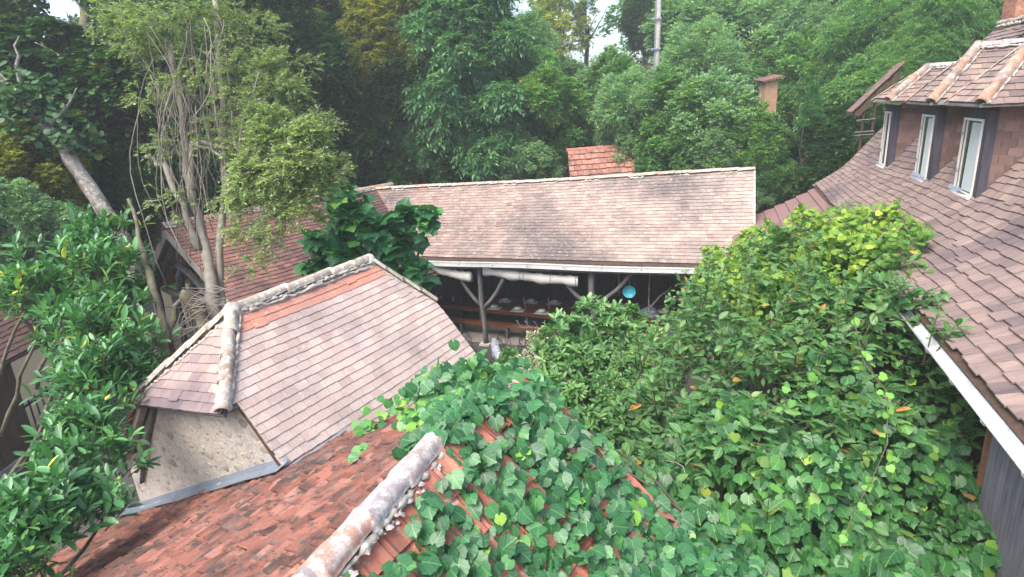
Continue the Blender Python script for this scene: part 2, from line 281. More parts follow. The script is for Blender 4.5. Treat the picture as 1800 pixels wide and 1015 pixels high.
# ------------------------------------------------------------------ tiles
def clip(poly, conv):
    for i in range(len(conv)):
        ax, ay = conv[i]; bx_, by = conv[(i+1) % len(conv)]; out = []
        side = lambda p: (bx_-ax)*(p[1]-ay)-(by-ay)*(p[0]-ax)
        for j in range(len(poly)):
            p, q = poly[j], poly[(j+1) % len(poly)]; sp, sq = side(p), side(q)
            if sp >= 0: out.append(p)
            if (sp > 0 > sq) or (sp < 0 < sq): t = sp/(sp-sq); out.append((p[0]+(q[0]-p[0])*t, p[1]+(q[1]-p[1])*t))
        poly = out
        if len(poly) < 3: return []
    return poly
def ccw(P):
    a = sum(P[i][0]*P[(i+1) % len(P)][1]-P[(i+1) % len(P)][0]*P[i][1] for i in range(len(P)))
    return P if a > 0 else P[::-1]
def tile_field(parent, surf, regions, u0, u1, d0, d1, tw, gauge, th, mat, name='roof_tile', jit=.3, gap=.004, tintf=None, keep=None, flip=1, maxobj=300, lift=1.6, stuffname='roof_tiles', overlap=1.45, seed=1, rot=.012, shapes=True, exclude=None):
    """surf(u,d): d runs DOWN the slope. regions(d)-> list of convex (u,d) polygons. flip = sign so normals point up."""
    r = random.Random(seed); tiles = []; um, dm_ = (u0+u1)/2, (d0+d1)/2
    flip = 1 if np.cross(surf(um+.05, dm_)-surf(um-.05, dm_), surf(um, dm_+.05)-surf(um, dm_-.05))[2] > 0 else -1
    nr = int((d1-d0)/gauge)
    for j in range(nr):
        db = d0+(j+1)*gauge; da = db-gauge*overlap; off = (.5 if j % 2 else 0)*tw+r.uniform(-.12, .12)*tw
        u = u0-tw+off
        while u < u1+tw:
            uc, dc = u+tw/2, db-gauge*.5
            R_ = regions(uc, dc)
            if R_ is not None and not (exclude and exclude(uc, dc)):
                e = r.uniform(-jit, jit)*gauge*.18+(r.uniform(.1, .3)*gauge if r.random() < .012 else 0)
                poly = [(u+gap/2, max(da, d0-.02)), (u+tw-gap/2, max(da, d0-.02)), (u+tw-gap/2, db+e), (u+gap/2, db+e)]
                full = True; cp = clip(ccw(poly), ccw(R_)) if R_ else poly
                if cp and len(cp) >= 3:
                    aa = abs(sum(cp[i][0]*cp[(i+1) % len(cp)][1]-cp[(i+1) % len(cp)][0]*cp[i][1] for i in range(len(cp))))/2
                    fa = tw*(db-max(da, d0-.02)); full = aa > .93*fa
                    if aa > .06*fa: tiles.append((uc, dc, db, cp, full, tintf(uc, dc, r) if tintf else r.random(), j))
            u += tw
    out = []
    for (uc, dc, db, cp, full, tt, j) in tiles:
        e = .02; P0 = surf(uc, dc); Xv = nrm(surf(uc+e, dc)-surf(uc-e, dc)); Yv = (surf(uc, dc+gauge*.45)-surf(uc, dc-gauge*.45))/(gauge*.9)
        sy = np.linalg.norm(Yv); Yv = Yv/sy; Z = nrm(np.cross(Xv, Yv))*flip
        sx = np.linalg.norm(surf(uc+e, dc)-surf(uc-e, dc))/(2*e)
        tl = (lift*th)/(gauge*overlap)+r.gauss(0, rot); Yt = nrm(Yv+Z*tl*1.0); Zt = nrm(Z-Yv*tl); Xt = nrm(Xv+Zt*r.gauss(0, rot)+Yt*r.gauss(0, rot*.7)); Zt = nrm(np.cross(Xt, Yt))*flip
        O = P0+Z*(th*.9+abs(r.gauss(0, 1))*th*jit*.3)
        if r.random() < .012: O = O+Yt*gauge*r.uniform(.08, .25)+Z*th*.5
        out.append((np.linalg.norm(P0-CAM), O, Xt*sx, Yt*sy, Zt, [(p[0]-uc, p[1]-dc) for p in cp], full, tt))
    out.sort(key=lambda q: q[0]); cache = []
    def pr(poly, O, X, Y, Z):
        n = len(poly); lo = [O+X*p[0]+Y*p[1] for p in poly]; hi = [q+Z*th for q in lo]
        if flip < 0: pass
        return lo+hi, [tuple(range(n-1, -1, -1)), tuple(range(n, 2*n))]+[(i, (i+1) % n, n+(i+1) % n, n+i) for i in range(n)]
    st = MB(); cnt = 0
    for (dist, O, X, Y, Z, poly, full, tt) in out:
        if cnt < maxobj:
            if full:
                if len(cache) < 6:
                    hw, bl, tl2 = tw/2-gap/2, gauge*.5, gauge*(overlap-.5); k = len(cache)
                    q = [(-hw, -tl2), (hw, -tl2), (hw, bl+r.uniform(-1, 1)*.004), (hw*.3, bl+r.uniform(-.5, 1)*.006), (-hw*.4, bl+r.uniform(-.5, 1)*.006), (-hw, bl+r.uniform(-1, 1)*.004)]
                    V, Fc = pr(q, A(0, 0, 0), A(1, 0, 0), A(0, 1, 0), A(0, 0, 1)); me = bpy.data.meshes.new(name); me.from_pydata([tuple(map(float, v)) for v in V], [], Fc); me.materials.append(mat); cache.append(me)
                me = cache[cnt % len(cache)] if len(cache) == 6 else cache[-1]
                # put at real place; long part already covers head lap
                o = bpy.data.objects.new(name, me)
                o.matrix_basis = Matrix(((X[0], Y[0], Z[0], O[0]), (X[1], Y[1], Z[1], O[1]), (X[2], Y[2], Z[2], O[2]), (0, 0, 0, 1)))
            else:
                V, Fc = pr(poly, O*0, A(1, 0, 0), A(0, 1, 0), A(0, 0, 1)); me = bpy.data.meshes.new(name); me.from_pydata([tuple(map(float, v)) for v in V], [], Fc); me.materials.append(mat)
                o = bpy.data.objects.new(name, me)
                o.matrix_basis = Matrix(((X[0], Y[0], Z[0], O[0]), (X[1], Y[1], Z[1], O[1]), (X[2], Y[2], Z[2], O[2]), (0, 0, 0, 1)))
            COL.objects.link(o); o.color = (tt, 0, 0, 1); o.parent = parent
            if parent.type == 'EMPTY': o.matrix_parent_inverse = Matrix.Translation(-Vector(parent.location))
            cnt += 1
        else:
            V, Fc = pr(poly, O, X, Y, Z); st.poly(V, Fc, tt)
    if st.v: st.build(stuffname, mat, parent, kind='stuff')
def deck(parent, surf, us, ds, th, mat, name, flip=1, **kw):
    mb = MB(); nu, nd = len(us), len(ds); um, dm_ = us[nu//2], (ds[0]+ds[-1])/2
    flip = 1 if np.cross(surf(um+.05, dm_)-surf(um-.05, dm_), surf(um, dm_+.05)-surf(um, dm_-.05))[2] > 0 else -1
    V = [surf(u, d) for u in us for d in ds]; lo = []
    for i, u in enumerate(us):
        for j, d in enumerate(ds):
            e = .02; n = nrm(np.cross(surf(u+e, d)-surf(u-e, d), surf(u, d+e)-surf(u, d-e)))*flip; lo.append(surf(u, d)-n*th)
    n = nu*nd; Fc = []
    for i in range(nu-1):
        for j in range(nd-1):
            a = i*nd+j; Fc += [(a, a+1, a+nd+1, a+nd), (n+a, n+a+nd, n+a+nd+1, n+a+1)]
    for i in range(nu-1):
        for j in (0, nd-1): a = i*nd+j; Fc.append((a, a+nd, n+a+nd, n+a))
    for j in range(nd-1):
        for i in (0, nu-1): a = i*nd+j; Fc.append((a, a+1, n+a+1, n+a))
    mb.poly(V+lo, Fc); return mb.build(name, mat, parent, **kw)
def polyplate(parent, pts, nrmal, th, mat, name, **kw):
    pts = [np.asarray(p, float) for p in pts]; n = len(pts); q = [p-np.asarray(nrmal)*th for p in pts]; mb = MB()
    mb.poly(pts+q, [tuple(range(n)), tuple(range(2*n-1, n-1, -1))]+[(i, n+i, n+(i+1) % n, (i+1) % n) for i in range(n)]); return mb.build(name, mat, parent, **kw)
def ridge_row(parent, p0, p1, up, r, seg, mat, name='ridge_tile', taper=.85, seed=0, arc=math.pi, th=.018, rough=.02, tints=None, mortar=True, lift=0.0, mortar_mat=None):
    p0, p1 = np.asarray(p0, float), np.asarray(p1, float); L = np.linalg.norm(p1-p0); d = (p1-p0)/L; up = nrm(np.asarray(up)-d*(d@np.asarray(up))); x = np.cross(d, up); rr = random.Random(seed)
    n = max(1, round(L/seg)); s = L/n; k = 10
    for i in range(n):
        a = p0+d*(i*s-.02)+up*(lift+rr.uniform(-.008, .008)); ln = s+.05; mb = MB(); tw_ = rr.gauss(0, .03)
        dd = nrm(d+up*.05+x*tw_); V = []
        for (q, rad) in ((0, r*1.0), (.1, r*1.05), (.18, r*.99), (.36, r*(.64+.36*taper)), (.55, r*(taper+1)/2), (.78, r*(.22+.78*taper)), (1, r*taper)):
            c = a+dd*ln*q
            for ri in (rad, rad-th):
                for j in range(k+1):
                    t = -arc/2+arc*j/k; V.append(c+ri*(x*math.sin(t)+up*math.cos(t))*(1+rr.uniform(-rough, rough)))
        m = 2*(k+1); Fc = []
        for q in range(6):
            for j in range(k): b = q*m+j; Fc.append((b, b+1, b+m+1, b+m)); b2 = q*m+k+1+j; Fc.append((b2, b2+m, b2+m+1, b2+1))
            for j in (0, k): Fc.append((q*m+j, q*m+m+j, q*m+m+k+1+j, q*m+k+1+j))
        for q in (0, 6):
            for j in range(k): b = q*m+j; Fc.append((b, b+k+1, b+k+2, b+1))
        tt = rr.random() if tints is None else tints[i % len(tints)]
        mb.poly(V, Fc, 0); o = mb.build(name, mat, parent, smooth=True); o.color = (tt, 0, 0, 1)
    if mortar:
        mb = MB(); m = int(L/.035)
        for side in (-1, 1):
            pts = []; rad = []
            for i in range(m+1):
                pts.append(p0+d*L*i/m+x*side*r*(.93+rr.uniform(-.10, .10))+up*(lift-.02+rr.uniform(-.015, .01))); rad.append(r*.24*rr.choice((.25, .6, .9, 1.2, 1.5)))
            mb.tube(pts, rad, 6, rr.random())
        mb.build('mortar', mortar_mat or M['mortar'], parent, smooth=True)

# ------------------------------------------------------------------ leaves
def fan(out, c): V = [c]+out; n = len(out); return np.array(V, float), np.array([(0, 1+i, 1+(i+1) % n) for i in range(n)])
TP = {}
TP['small'] = (A([0, 0, 0], [.28, .5, .06], [0, 1, 0], [-.28, .5, .06]).reshape(-1, 3), np.array([(0, 1, 2), (0, 2, 3)]))
TP['narrow'] = (A([0, 0, 0], [.16, .45, .04], [0, 1, -.06], [-.16, .45, .04]).reshape(-1, 3), np.array([(0, 1, 2), (0, 2, 3)]))
TP['frond'] = (A([0, 0, 0], [.07, .5, 0], [0, 1, 0], [-.07, .5, 0]).reshape(-1, 3), np.array([(0, 1, 2), (0, 2, 3)]))
TP['oval'] = (np.array([(0, 0, 0), (.16, .15, .03), (.25, .38, .06), (.24, .62, .04), (.12, .86, -.03), (0, 1, -.09), (-.12, .86, -.03), (-.24, .62, .04), (-.25, .38, .06), (-.16, .15, .03), (0, .38, 0), (0, .68, -.02)], float),
              np.array([(0, 1, 10), (1, 2, 10), (2, 3, 11), (2, 11, 10), (3, 4, 11), (4, 5, 11), (5, 6, 11), (6, 7, 11), (7, 8, 10), (7, 10, 11), (8, 9, 10), (9, 0, 10)]))
TP['laurel'] = (np.array([(0, 0, 0), (.13, .25, .03), (.17, .6, .04), (.1, .88, 0), (0, 1, -.06), (-.1, .88, 0), (-.17, .6, .04), (-.13, .25, .03), (0, .55, -.01)], float),
                np.array([(0, 1, 8), (1, 2, 8), (2, 3, 8), (3, 4, 8), (4, 5, 8), (5, 6, 8), (6, 7, 8), (7, 0, 8)]))
def lobed(spec, cy=.32):
    o = []
    for a, r, z in spec: o.append((r*math.sin(math.radians(a)), cy+r*math.cos(math.radians(a)), z))
    return fan(o, (0, cy, 0.02))
TP['grape'] = lobed([(180, .17, .02), (162, .40, .0), (142, .46, -.03), (122, .46, .01), (104, .53, -.05), (86, .505, -.01), (70, .55, -.05), (54, .505, .0), (38, .53, -.01), (18, .53, -.03), (0, .64, -.13), (-18, .53, -.03), (-38, .53, -.01), (-54, .505, .0), (-70, .55, -.06), (-86, .505, -.01), (-104, .53, -.05), (-122, .46, .01), (-142, .46, -.03), (-162, .40, 0)])
TP['round'] = lobed([(180, .22, .02), (140, .42, 0), (100, .47, -.03), (60, .48, -.04), (30, .5, -.03), (0, .6, -.07), (-30, .5, -.03), (-60, .48, -.04), (-100, .47, -.03), (-140, .42, 0)])
TP['fig'] = lobed([(180, .14, .03), (155, .42, 0), (125, .52, -.05), (95, .5, 0), (70, .62, -.08), (45, .50, .0), (20, .56, -.02), (0, .70, -.12), (-20, .56, -.02), (-45, .50, 0), (-70, .62, -.08), (-95, .5, 0), (-125, .52, -.05), (-155, .42, 0)])
def frames(Y, Zh):
    Y = nrm(Y); X = nrm(np.cross(Y, Zh)); Z = np.cross(X, Y); return np.stack([X, Y, Z], -1)
def leaves_mesh(name, tpl, P, R, S, tint):
    V, T = TP[tpl]; n, k = len(P), len(V)
    W = np.einsum('nij,kj->nki', R, V)*S[:, None, None]+P[:, None, :]
    TT = (T[None]+(np.arange(n)*k)[:, None, None]).reshape(-1, 3)
    lp = None if k < 8 else np.tile(V, (n, 1))
    return mesh_np(name, W.reshape(-1, 3), TT, np.repeat(tint, len(T)), lp)
_lm = {}
def leaf_parts(parent, tpl, P, R, S, tint, mat, nobj=300, base=None):
    """nearest leaves as parts, the rest as one stuff part"""
    order = np.argsort(np.linalg.norm(P-CAM, axis=1)/S) if nobj else np.arange(len(P))
    if nobj:
        # favour leaves on the outside (not buried): just by apparent size
        key = (tpl, mat.name)
        if key not in _lm:
            V, T = TP[tpl]; me = mesh_np('leaf', V, T, None, V if len(V) >= 8 else None); me.materials.append(mat); _lm[key] = me
        inv = Matrix.Translation(-Vector(parent.location)) if parent.type == 'EMPTY' else None
        for i in order[:nobj]:
            o = bpy.data.objects.new('leaf', _lm[key]); m = R[i]*S[i]
            o.matrix_basis = Matrix([[*m[0], P[i][0]], [*m[1], P[i][1]], [*m[2], P[i][2]], [0, 0, 0, 1]])
            COL.objects.link(o); o.color = (float(tint[i]), 0, 0, 1); o.parent = parent
            if inv: o.matrix_parent_inverse = inv
    rest = order[nobj:]
    if len(rest): link('leaves', leaves_mesh('leaves', tpl, P[rest], R[rest], S[rest], tint[rest]), mat, parent, kind='stuff')
def shoots(P, T, L, k, ll, spread=55, mode='alt', droop=.3, g=None, zup=1.0, lvar=.25, jitter=.25):
    """leaves along straight shoots. returns pos, R, size, shoot index"""
    g = g or rg; M_ = len(P); T = nrm(T); idx = np.repeat(np.arange(M_), k); j = np.tile(np.arange(k), M_)
    t = (j+.6)/k
    if mode == 'whorl': t = .45+.55*t
    pos = P[idx]+T[idx]*(L[idx]*t)[:, None]-A(0, 0, 1)*(droop*L[idx]*t**2)[:, None]
    up = np.tile(A(0, 0, 1), (M_, 1)); Sd = nrm(np.cross(T, up)+1e-4); Ud = nrm(np.cross(Sd, T))
    if mode == 'alt': ang = np.where(j % 2 == 0, 0, math.pi)+g.normal(0, .35, len(j))
    else: ang = j*2.4+g.uniform(0, 6, M_)[idx]
    rad = Sd[idx]*np.cos(ang)[:, None]+Ud[idx]*np.sin(ang)[:, None]
    sp = np.radians(spread+g.normal(0, 10, len(j)))
    Y = T[idx]*np.cos(sp)[:, None]+rad*np.sin(sp)[:, None]-A(0, 0, 1)*(droop*.9)+g.normal(0, jitter*.6, (len(j), 3))
    Zh = A(0, 0, zup)+rad*0+T[idx]*(-.2)+g.normal(0, jitter, (len(j), 3))
    if mode == 'whorl': Zh = T[idx]*1.0+A(0, 0, .3)+g.normal(0, jitter, (len(j), 3))
    return pos, frames(Y, Zh), ll*(1+g.normal(0, lvar, len(j))).clip(.45, 1.6), idx
def sticks(P, Q, r0, r1):
    """thin 3 sided stems P->Q"""
    n = len(P); d = nrm(Q-P); x = nrm(np.cross(d, A(.3, .2, 1))); y = np.cross(d, x); V = np.zeros((n, 6, 3))
    for i in range(3):
        a = 2.094*i; o = x*math.cos(a)+y*math.sin(a); V[:, i] = P+o*r0; V[:, 3+i] = Q+o*r1
    T = np.array([(0, 1, 4), (0, 4, 3), (1, 2, 5), (1, 5, 4), (2, 0, 3), (2, 3, 5)]); TT = (T[None]+(np.arange(n)*6)[:, None, None]).reshape(-1, 3)
    return V.reshape(-1, 3), TT
def blob_points(c, r, n, g, sub=22, subr=.3, lo=.55, flat_bottom=-.7):
    c, r = np.asarray(c, float), np.asarray(r, float)*np.ones(3); D = nrm(g.normal(0, 1, (sub, 3))); D[:, 2] = np.where(D[:, 2] < flat_bottom, -D[:, 2], D[:, 2])
    cc = D*g.uniform(lo, .95, (sub, 1)); w_ = g.integers(0, sub, n); d2 = nrm(g.normal(0, 1, (n, 3))); q = cc[w_]+d2*subr*(g.uniform(.2, 1, (n, 1))**.5)*(.7+.6*((w_ % 5)/5))[:, None]
    out = nrm(q*1.0+d2*.7); return c+q*r, out, w_

# ================================================================== ground
def hill(x, y):
    d = y-(22.5-.35*(np.clip(x, -5, 9)+1.26))-.25*np.maximum(x-9, 0); h = np.where(d > 0, .36*d, 0); h = np.minimum(h, 8.5+.02*d)
    l = -x-14; h = np.maximum(h, np.where(l > 0, np.minimum(.30*l, 6), 0)); return h
gx = np.concatenate([np.linspace(-300, -40, 14), np.linspace(-36, 40, 77), np.linspace(46, 300, 14)]); gy = np.concatenate([np.linspace(-300, -20, 12), np.linspace(-16, 62, 79), np.linspace(70, 450, 18)])
X, Y = np.meshgrid(gx, gy, indexing='ij'); Z = hill(X, Y); Z += np.where(Z > .05, .25*np.sin(X*.9)*np.cos(Y*.7), 0)-.004
ny = len(gy); ii, jj = np.meshgrid(np.arange(len(gx)-1), np.arange(ny-1), indexing='ij'); a = (ii*ny+jj).ravel()
link('ground', mesh_np('ground', np.stack([X, Y, Z], -1).reshape(-1, 3), np.stack([a, a+ny, a+ny+1, a+1], -1), smooth=True), M['ground'], kind='structure')
def gz(x, y): return float(hill(np.array(float(x)), np.array(float(y))))

# ================================================================== barn
e0 = atz(730, 460, 2.6); BX = A(.944, -.330, 0); BN = A(.330, .944, 0); ZU = A(0, 0, 1)
def BP(u, n, z): return A(e0[0], e0[1], 0)+BX*u+BN*n+ZU*z
def barn_ridge(u): t = (u+2.8)/11.9; return 2.16+.44*t, 4.40+.37*t+.012*math.sin(t*9)-.015*math.sin(math.pi*t)
def surf_barn(u, d):
    n1, z1 = barn_ridge(u); t = d/3.05; return BP(u, n1*(1-t), z1*(1-t)+2.66*t-.03*math.sin(math.pi*t))
def surf_barn_back(u, d):
    n1, z1 = barn_ridge(u); t = d/3.05; return BP(u, n1+2.4*t, z1*(1-t)+2.5*t)
barn = empty('barn', BP(3, 2, 0), 'long open-sided barn with a weathered pink tiled roof and white gutter', 'barn')
polyplate(barn, [BP(-3.2, .35, .02), BP(9.5, .35, .02), BP(9.5, 4.7, .02), BP(-3.2, 4.7, .02)], ZU, .2, M['floor'], 'floor')
polyplate(barn, [BP(-1.8, -2.4, .006), BP(9.5, -1.2, .006), BP(9.5, .35, .006), BP(-3.2, .35, .006)], ZU, .1, M['path'], 'paving')
rf = deck(barn, surf_barn, np.linspace(-3.0, 9.30, 14), np.linspace(0, 3.05, 5), .05, M['wood_dark'], 'roof')
deck(barn, surf_barn_back, np.linspace(-3.0, 9.30, 14), np.linspace(0, 3.05, 3), .05, M['tile_barn'], 'rear_roof', -1)
tile_field(rf, surf_barn, lambda u, d: [(-3.0, -.1), (9.36, -.1), (9.36, 3.2), (-3.0, 3.2)], -3.0, 9.3, 0, 3.05, .175, .113, .014, M['tile_barn'], flip=-1, jit=.5, seed=3,
           tintf=lambda u, d, r: min(1, max(0, r.gauss(.40+.035*u, .12))), rot=.014)
for i in range(29):
    u = -3.0+i*.425; a = BP(u, *barn_ridge(u)); b = BP(u+.425, *barn_ridge(u+.425))
    ridge_row(rf, a+ZU*.005, b+ZU*.005, ZU, .095, .5, M['ridge'], seed=i, mortar=(i % 3 == 0), mortar_mat=M['mortar'], arc=2.6)
mb = MB()   # verge strip at the right end
for k_ in range(13):
    d = k_*.25; p, q = surf_barn(9.34, d), surf_barn(9.34, min(3.05, d+.25)); mb.beam(p+ZU*.015, q+ZU*.015, .05, .05)
mb.build('verge', M['ridge'], rf)
mb = MB(); 
for i in range(12):   # gutter as U trough in lengths
    u = -2.9+i*1.02; sg = .012*math.sin(i*1.3)-.0; a, b = BP(u, -.09, 2.60+sg), BP(u+1.02, -.09, 2.60+.012*math.sin((i+1)*1.3))
    for (dy, dz, wd, ht) in ((-.055, 0, .012, .13), (0, -.065, .11, .012), (.055, 0, .012, .12)):
        mb.beam(a+BN*dy+ZU*dz, b+BN*dy+ZU*dz, wd, ht)
    mb.beam(a+BN*-.062+ZU*.062, b+BN*-.062+ZU*.062, .022, .02)
gt = mb.build('gutter', M['gutter'], barn)
for i in range(10):
    u = -.6+i*1.03; mb = MB(); mb.beam(BP(u, -.165, 2.60), BP(u, .03, 2.675), .03, .012); mb.build('gutter_bracket', M['iron'], gt)
mb = MB(); mb.beam(BP(-3, .12, 2.48), BP(9.3, .12, 2.50), .14, .16); mb.build('wall_plate', M['wood_grey'], barn)
mb = MB(); mb.beam(BP(-3, 4.6, 2.4), BP(9.3, 4.6, 2.4), .16, .18); mb.build('rear_plate', M['wood_dark'], barn)
rr_ = random.Random(4)
for i in range(24):   # vertical boards of the back wall
    mb = MB(); u = -3.0+i*.52; mb.box(BP(u, 4.62+rr_.uniform(0, .02), 0), BX*.51, BN*.03, ZU*2.45, rr_.random()); mb.build('wall_plank', M['wood_dark'], barn)
for i in range(14):
    mb = MB(); u = -2.7+i*.88; p, q = surf_barn(u, .1), surf_barn(u, 2.95); mb.beam(p-ZU*.13, q-ZU*.13, .09, .12); mb.build('rafter', M['wood_dark'], barn)
def natural_post(parent, base, top, r, seed, name='post', mat='wood_grey', sq=.85):
    mb = MB(); rr = random.Random(seed); n = 9; pts = wob(base, top, n, .022, seed); mb.tube(pts, [r*(1.12-.16*i/n)*rr.uniform(.93, 1.07) for i in range(n+1)], 8, .5, squash=sq); return mb.build(name, M[mat], parent, smooth=True)
for j, (u, r) in enumerate(((-1.6, .08), (1.96, .085), (5.25, .11), (8.62, .09))):
    natural_post(barn, BP(u, .25, 0), BP(u-.03, .22, 2.42), r, 20+j)
    mb = MB(); mb.box(BP(u-.16, .08, 0), BX*.32, BN*.32, ZU*.06); mb.build('post_stone', M['mortar'], barn)
for j, (a, b) in enumerate((((1.22, 2.33), (1.93, 1.20)), ((2.76, 2.33), (1.98, 1.18)), ((4.35, 2.33), (5.15, 1.40)), ((6.3, 2.40), (5.38, 1.52)), ((7.6, 2.42), (8.58, 1.45)), ((-.9, 2.33), (-1.55, 1.3)))):
    p, q = BP(a[0], .2, a[1]), BP(b[0], .24, b[1]); mid = (p+q)/2-ZU*.07+BX*(.05 if a[0] < b[0] else -.05)*-1
    mb = MB(); pts = [p, p*.75+q*.25+(mid-(p+q)/2)*.7, mid, p*.25+q*.75+(mid-(p+q)/2)*.7, q]; mb.tube(pts, [.095, .088, .085, .08, .07], 8, .5, squash=.7); mb.build('brace', M['wood_grey'], barn, smooth=True)
for j, u in enumerate((-1.5, 1.9, 5.2, 8.5)):
    natural_post(barn, BP(u, 4.45, 0), BP(u, 4.45, 2.4), .09, 40+j, 'rear_post', 'wood_dark'); mb = MB(); mb.beam(BP(u, .2, 2.36), BP(u, 4.5, 2.36), .14, .16); mb.build('tie_beam', M['wood_dark'], barn)

# table, bench, places laid
def tb(u, v, z):   # along table u, across v from front edge
    f = A(-.5, 1.53, 0)*(1-(u+.5)/4.2)+A(3.7, 1.08, 0)*((u+.5)/4.2); return BP(u+.11*v, f[1]+v, z)
table = empty('dining_table', tb(2, .4, 0), 'long varnished red-brown wooden table laid with bowls under the barn roof', 'table')
for k_, v in enumerate((0, .23, .46, .69)):
    mb = MB(); mb.box(tb(-.9, v, .71), tb(4.9, v, .71)-tb(-.9, v, .71), tb(0, v+.225, 0)-tb(0, v, 0), ZU*.04); mb.build('table_board', M['wood_table'], table)
mb = MB(); mb.beam(tb(-.8, .06, .66), tb(4.8, .06, .66), .04, .09); mb.build('apron', M['wood_table'], table)
for u in (-.3, 1.3, 2.9, 4.5):
    mb = MB(); mb.box(tb(u, .12, 0), BX*.07, BN*.62, ZU*.70); mb.build('leg', M['wood_grey'], table)
for lab, v0, u0_, u1_, nm in (('dark wooden bench along the front of the long laid table', -.52, -.7, 4.5, 'b'), ('dark wooden bench hidden behind the long laid table', 1.05, -.6, 4.6, 'r')):
    bench = empty('bench', tb(2, v0+.15, 0), lab, 'bench')
    mb = MB(); mb.box(tb(u0_, v0, .41), tb(u1_, v0, 0)-tb(u0_, v0, 0), tb(0, v0+.3, 0)-tb(0, v0, 0), ZU*.045); mb.build('seat', M['wood_table'], bench)
    for u in (u0_+.4, u0_+1.6, u0_+3.2, u1_-.4):
        mb = MB(); mb.box(tb(u, v0+.03, 0), BX*.06, BN*.24, ZU*.41); mb.build('leg', M['wood_grey'], bench)
def at_table(px, py, z=.752):
    p = onplane(px, py, A(0, 0, z), ZU); return p
def bowl(c, r, lab, lid=True):
    t = empty('bowl', c, lab, 'bowl', 'bowls laid on the barn tables')
    mb = MB(); mb.lathe(c, [(.001, .012), (r*.55, .012), (r*.6, .02), (r*.9, .05), (r, .075), (r*.97, .08), (r*.86, .055), (r*.5, .03), (.001, .028)]); mb.build('dish', M['china'], t, smooth=True)
    mb = MB(); mb.lathe(c, [(r*.86, .078), (r*.8, .095), (r*.5, .11), (.001, .112)]); mb.build('upturned_plate', M['china'], t, smooth=True)
spots = [((869, 539), 'pale bowl nearest the front post, on the front side of the table'), ((910, 543), 'pale bowl in the middle of the front row of the laid table'), ((952, 547), 'pale bowl at the shrub end of the front row of the laid table'),
         ((888, 527), 'pale bowl on the far side of the table just right of the post'), ((933, 529), 'pale bowl in the middle of the far row of the laid table'), ((974, 531), 'pale bowl at the right end of the far row of the laid table'), ((779, 521), 'pale bowl on the left end of the laid table beyond the near roof')]
for i, ((px, py), lab) in enumerate(spots):
    c = at_table(px, py+3); mb = MB(); mb.box(c-BX*.21-BN*.14-ZU*.001, BX*.42, BN*.28, ZU*.005)
    mb.build('place_mat', M['mat_cloth'], label='mat under the '+lab.replace('pale ', '').replace('laid ', ''), cat='place mat', group='place mats on the long table')
    bowl(c+ZU*.004, .125, lab)
for i, ((px, py), wh) in enumerate((((880, 531), 'beside the far bowl nearest the post'), ((921, 530), 'left of the middle far bowl'), ((923, 538), 'right of the middle front bowl'), ((964, 531), 'left of the last far bowl'), ((965, 540), 'right of the last front bowl'), ((767, 524), 'left of the bowl at the table end'))):
    c = at_table(px, py+3); mb = MB(); mb.tube([c, c+A(.01, 0, .07), c+A(-.01, 0, .14), c+A(.02, 0, .22)], [.03, .022, .034, .008], 7, squash=.6); mb.build('napkin', M['napkin'], smooth=True, label='folded pink napkin standing '+wh, cat='napkin', group='pink napkins on the long table')
c = at_table(796, 530); mb = MB(); mb.box(c, A(.1, .03, 0), A(.01, -.03, .0), ZU*.17); mb.build('menu_card', M['card'], label='small lilac card standing on the left end of the laid table', cat='card')
c = at_table(811, 530); mb = MB(); mb.lathe(c, [(.001, 0), (.045, 0), (.05, .12), (.03, .16), (.018, .18), (.018, .23), (.001, .23)], 12); mb.build('bottle', M['blue_glass'], smooth=True, label='small dark blue bottle on the table left of the front post', cat='bottle')
# second table with clutter at the right
t2 = empty('side_table', BP(7, 1.6, 0), 'red-brown wooden side table behind the leafy shrub under the barn', 'table')
mb = MB(); mb.box(BP(5.7, 1.2, .74), BX*2.6, BN*.85, ZU*.04); mb.build('tabletop', M['wood_table'], t2)
mb = MB(); mb.box(BP(5.7, 1.2, .1), BX*2.6, BN*.04, ZU*.64); mb.build('front_panel', M['wood_table'], t2)
for u in (5.75, 8.2):
    for n_ in (1.28, 1.95): mb = MB(); mb.box(BP(u, n_, 0), BX*.06, BN*.06, ZU*.74); mb.build('leg', M['wood_dark'], t2)
c = BP(7.02, 1.7, .78); bowl(c, .17, 'wide grey-green bowl on the side table beside the blue barrel')
mb = MB(); rr_ = random.Random(5); c = BP(6.66, 1.45, .79); V = []
for i in range(9):
    for j in range(16):
        th_ = math.pi*i/8*.5; ph = 2*math.pi*j/16; r_ = .26*(1+rr_.uniform(-.22, .22)); V.append(c+A(r_*math.sin(th_)*math.cos(ph), r_*math.sin(th_)*math.sin(ph), r_*.8*math.cos(th_)*(1+.2*rr_.random())))
mb.poly(V, [(i*16+j, i*16+(j+1) % 16, (i+1)*16+(j+1) % 16, (i+1)*16+j) for i in range(8) for j in range(16)])
mb.build('crumpled_cloth', M['cloth_white'], label='crumpled pale blue-white cloth heaped on the side table', cat='cloth')
def bx_at(px, py, n): p0 = BP(0, n, 0); return onplane(px, py, p0, BN)
